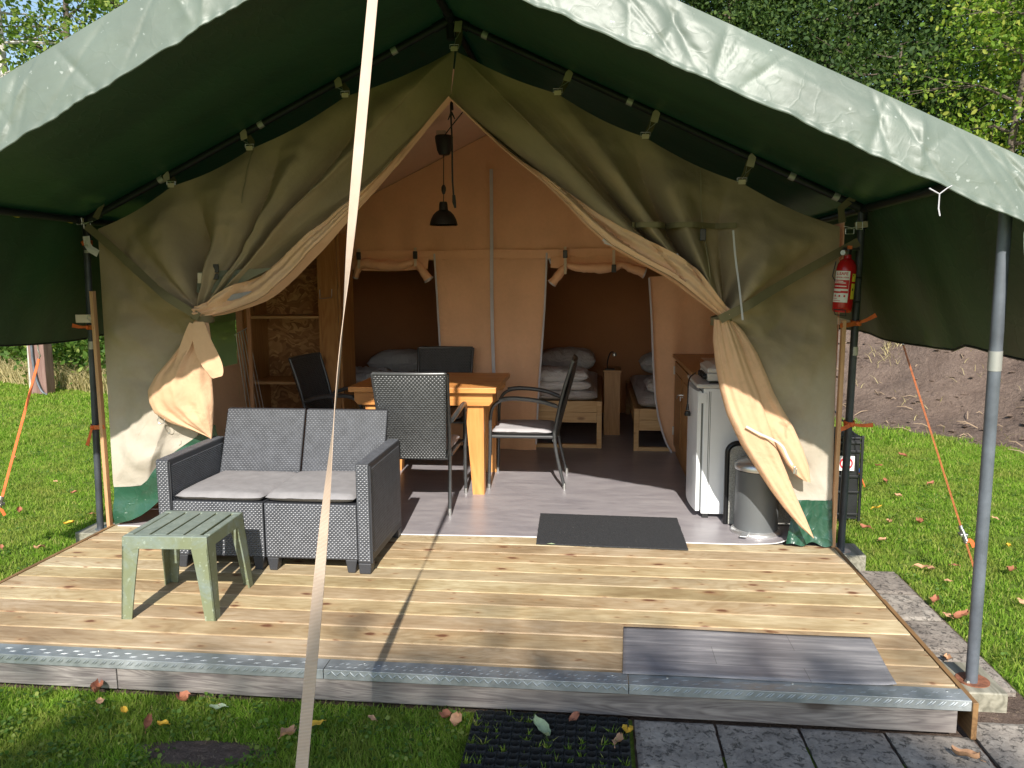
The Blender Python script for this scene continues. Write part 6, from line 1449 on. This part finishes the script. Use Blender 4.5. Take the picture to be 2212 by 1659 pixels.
# ------------------------------------------------------------------ fallen leaves (each its own thing)
def leafmesh(seed,L=.07,W_=.035,curl=.4):
    rs=random.Random(seed); m_=MB(); n=8
    def f(u,v):
        x=(u-.5)*L; w_=W_*math.sin(PI*min(1,max(0.02,u*.92+.04)))**.8*(1+.1*math.sin(u*20)); y=(v-.5)*w_
        z=curl*abs(v-.5)**1.6*W_*1.6+.25*curl*L*(u-.5)**2*2+.004*math.sin(u*9+seed)+.003; return (x,y,z)
    m_.grid(f,n,5); m_.tube([(L*.5,0,.006),(L*.68,.004,.002)],.0012,4)
    me=m_.build('fallen_leaf',M['dead_brown'],smooth=True); me.modifiers.clear(); return me
protos=[leafmesh(1),leafmesh(2,.06,.042,.7),leafmesh(3,.085,.038,.9),leafmesh(4,.055,.036,.2)]
LF=[(210,1492,'dead_brown',2,1.25,'curled brown leaf on the grass just below the left end of the front board'),(216,1516,'dead_tan',3,.9,'tan leaf right under the curled brown leaf at the lower left'),(268,1537,'dead_yellow',0,.75,'small yellow leaf on the lower left grass'),(397,1513,'dead_brown',1,1.25,'brown leaf with a pale tip below the fascia joint'),(352,1567,'dead_yellow',1,.7,'small yellow leaf left of the bare earth patch'),(470,1530,'dead_pale',0,.9,'pale green leaf on the grass beside a brown one'),(476,1525,'dead_brown',3,.6,'tiny brown leaf touching the pale green leaf'),(318,1565,'dead_brown',2,.8,'dark brown twisted leaf on the shaded lower left grass'),(620,1590,'dead_tan',1,1.2,'broad tan leaf left of the foot of the beige strap'),(682,1566,'dead_yellow',3,1.1,'brown and yellow leaf just right of the beige strap'),(803,1552,'dead_tan',3,.7,'tan leaf near the strap shadow in the front grass'),(965,1548,'dead_brown',0,1.2,'reddish leaf tucked under the front board near the rubber mat'),(987,1560,'dead_tan',1,1.1,'tan leaf beside the upper left corner of the rubber mat'),(1355,1582,'dead_yellow',1,1.0,'yellow orange leaf on the right edge of the rubber mat'),(1336,1603,'dead_tan',0,1.1,'tan leaf on the rubber mat below the yellow one'),(1170,1578,'dead_pale',2,1.2,'green leaf lying on the rubber mat'),(1240,1552,'dead_brown',0,.9,'brown leaf at the back edge of the rubber mat'),(2087,1638,'dead_tan',2,1.1,'tan leaf on the concrete slab below the deck corner'),
(1180,1657+0,'dead_brown',0,.01,None)]
LF=[l for l in LF if l[5]]
gr='fallen leaves on the grass'
for k,(u_,v_,mt,pi_,s_,lb) in enumerate(LF):
    z=GZ+.035 if not (1010<u_<1375) else GZ+.035
    p=PZ(u_,v_,z); o=protos[pi_].copy(); o.data=protos[pi_].data.copy(); o.data.materials.clear(); o.data.materials.append(M[mt]); COL.objects.link(o); o.location=p; o.rotation_euler=(rr.uniform(-.3,.3),rr.uniform(-.3,.3),rr.uniform(0,6.28)); o.scale=(s_,)*3; o.name='fallen_leaf'; tag(o,lb,'leaf',gr)
RL=[(1240+0,0)]
right=[(1895,1098,'dead_yellow'),(1912,1040,'dead_brown'),(1905,1168,'dead_tan'),(2060,1222,'dead_brown'),(2012,1230,'dead_tan'),(2020,1300,'dead_brown'),(2078,1335,'dead_brown'),(2046,1330,'dead_tan'),(1990,1226,'dead_tan'),(1985,1128,'dead_brown'),(1898,1007,'dead_brown'),(2048,1255,'dead_tan'),(1870,1140,'dead_brown'),(1940,1072,'dead_tan'),(2185,1235,'dead_brown'),(2205,1300,'dead_tan'),(2178,1180,'dead_yellow'),(1920,1128,'dead_tan'),(1950,985,'dead_brown'),(2150,1120,'dead_tan'),(2010,1045,'dead_brown'),(2046,1446-20,'dead_tan')]
left=[(150,1132,'dead_yellow'),(199,1110,'dead_brown'),(4,1183,'dead_brown'),(85,1185,'dead_tan'),(42,1105,'dead_brown'),(120,1040,'dead_tan'),(30,990,'dead_brown'),(160,1065,'dead_brown')]
LB=['yellow leaf in the grass right of the gas box foot', 'reddish leaf on the grass behind the right corner pole, level with the sign', 'tan leaf just right of the timber block at the tent corner', 'reddish leaf beside the lower end of the orange guy rope', 'tan leaf in the grass halfway between corner pole and guy rope end', 'reddish leaf beside the middle of the side slab row', 'reddish leaf touching the front pole on its left', 'tan leaf between the nearest side slab and the front pole', 'tan leaf overlapping its neighbour left of the guy rope end', 'reddish leaf in the lawn beyond the gas box', 'reddish leaf at the top of the lawn behind the gas box', 'tan leaf above the pair of leaves near the side slabs', 'reddish leaf touching the bottom of the gas box', 'tan leaf in open grass upper right of the gas box', 'reddish leaf at the right edge of the photo beyond the front pole', 'tan leaf at the right edge of the photo, nearest one', 'yellow leaf right of the front pole at half height', 'tan leaf two hand widths right of the gas box', 'reddish leaf near the strip of bare earth below the bank', 'tan leaf on the grass behind the front pole', 'reddish leaf left of the ratchet of the right guy rope', 'tan leaf on the farther concrete slab beside the front pole', 'yellow leaf on the grass left of the left corner pole', 'reddish leaf close to the left timber block', 'reddish leaf at the left photo edge beside the deck', 'tan leaf near the left end of the deck rim', 'reddish leaf in the grass left of the yellow one', 'tan leaf in the middle of the left lawn', 'reddish leaf near the ratchet of the left guy strap', 'reddish leaf on the lawn just outside the left wooden batten']
for k,(u_,v_,mt) in enumerate(right+left):
    p=PZ(u_,v_,GZ+.03); q=protos[k%4]; o=q.copy(); o.data=q.data.copy(); o.data.materials.clear(); o.data.materials.append(M[mt]); COL.objects.link(o); o.location=p; o.rotation_euler=(rr.uniform(-.3,.3),rr.uniform(-.3,.3),rr.uniform(0,6.28)); s_=rr.uniform(.7,1.2); o.scale=(s_,)*3; o.name='fallen_leaf'
    cn={'dead_yellow':'yellow','dead_brown':'reddish brown','dead_tan':'pale tan'}[mt]
    tag(o,LB[k],'leaf','leaves on the lawn '+('right of the deck' if k<len(right) else 'left of the deck'))
for o in protos: bpy.data.objects.remove(o)
m_=MB(); m_.add([(0,0,.004),(.03,.012,.006),(.055,0,.004),(.03,-.012,.006)],[(0,1,2,3)]); o=m_.build('green_leaf',M['dead_pale']); o.location=PZ(1180,1176,.008); tag(o,'small yellow green leaf at the front left corner of the doormat','leaf')
# ================================================================== trees behind the photographer (cast the soft shade in the foreground)
def shade_tree(tx_,ty_,tt,label,seed,rad,nleaf,h):
    # a tree whose crown lies up-sun of the ground point (tx_,ty_)
    c=Vector((tx_,ty_,GZ))-Vector((-.115,1.37,-1))*tt
    t=hold('shade_tree',label,'tree','trees behind the photographer'); m_=MB(); m_.tube([(c.x,c.y-.3,GZ),(c.x+.1,c.y-.2,c.z*.6),(c.x,c.y,c.z+.5)],[.16,.11,.03],10); m_.build('trunk',M['bark'],t,smooth=True)
    C=np.array(c)+rng.normal(size=(nleaf,3))*np.array(rad); leaves('crown',C,.16,M['leaf_oak'],t)

shade_tree(.30,-2.25,9.5,'leafy tree behind the photographer shading the grass by the rubber mat',1,(.50,.25,.26),1100,9)
shade_tree(1.38,-2.02,10.,'leafy tree behind the photographer shading the concrete slabs',2,(.42,.22,.24),1000,9)
shade_tree(-.95,-2.50,9.,'sparse tree behind the photographer shading the lower left grass',3,(.55,.25,.20),950,9)
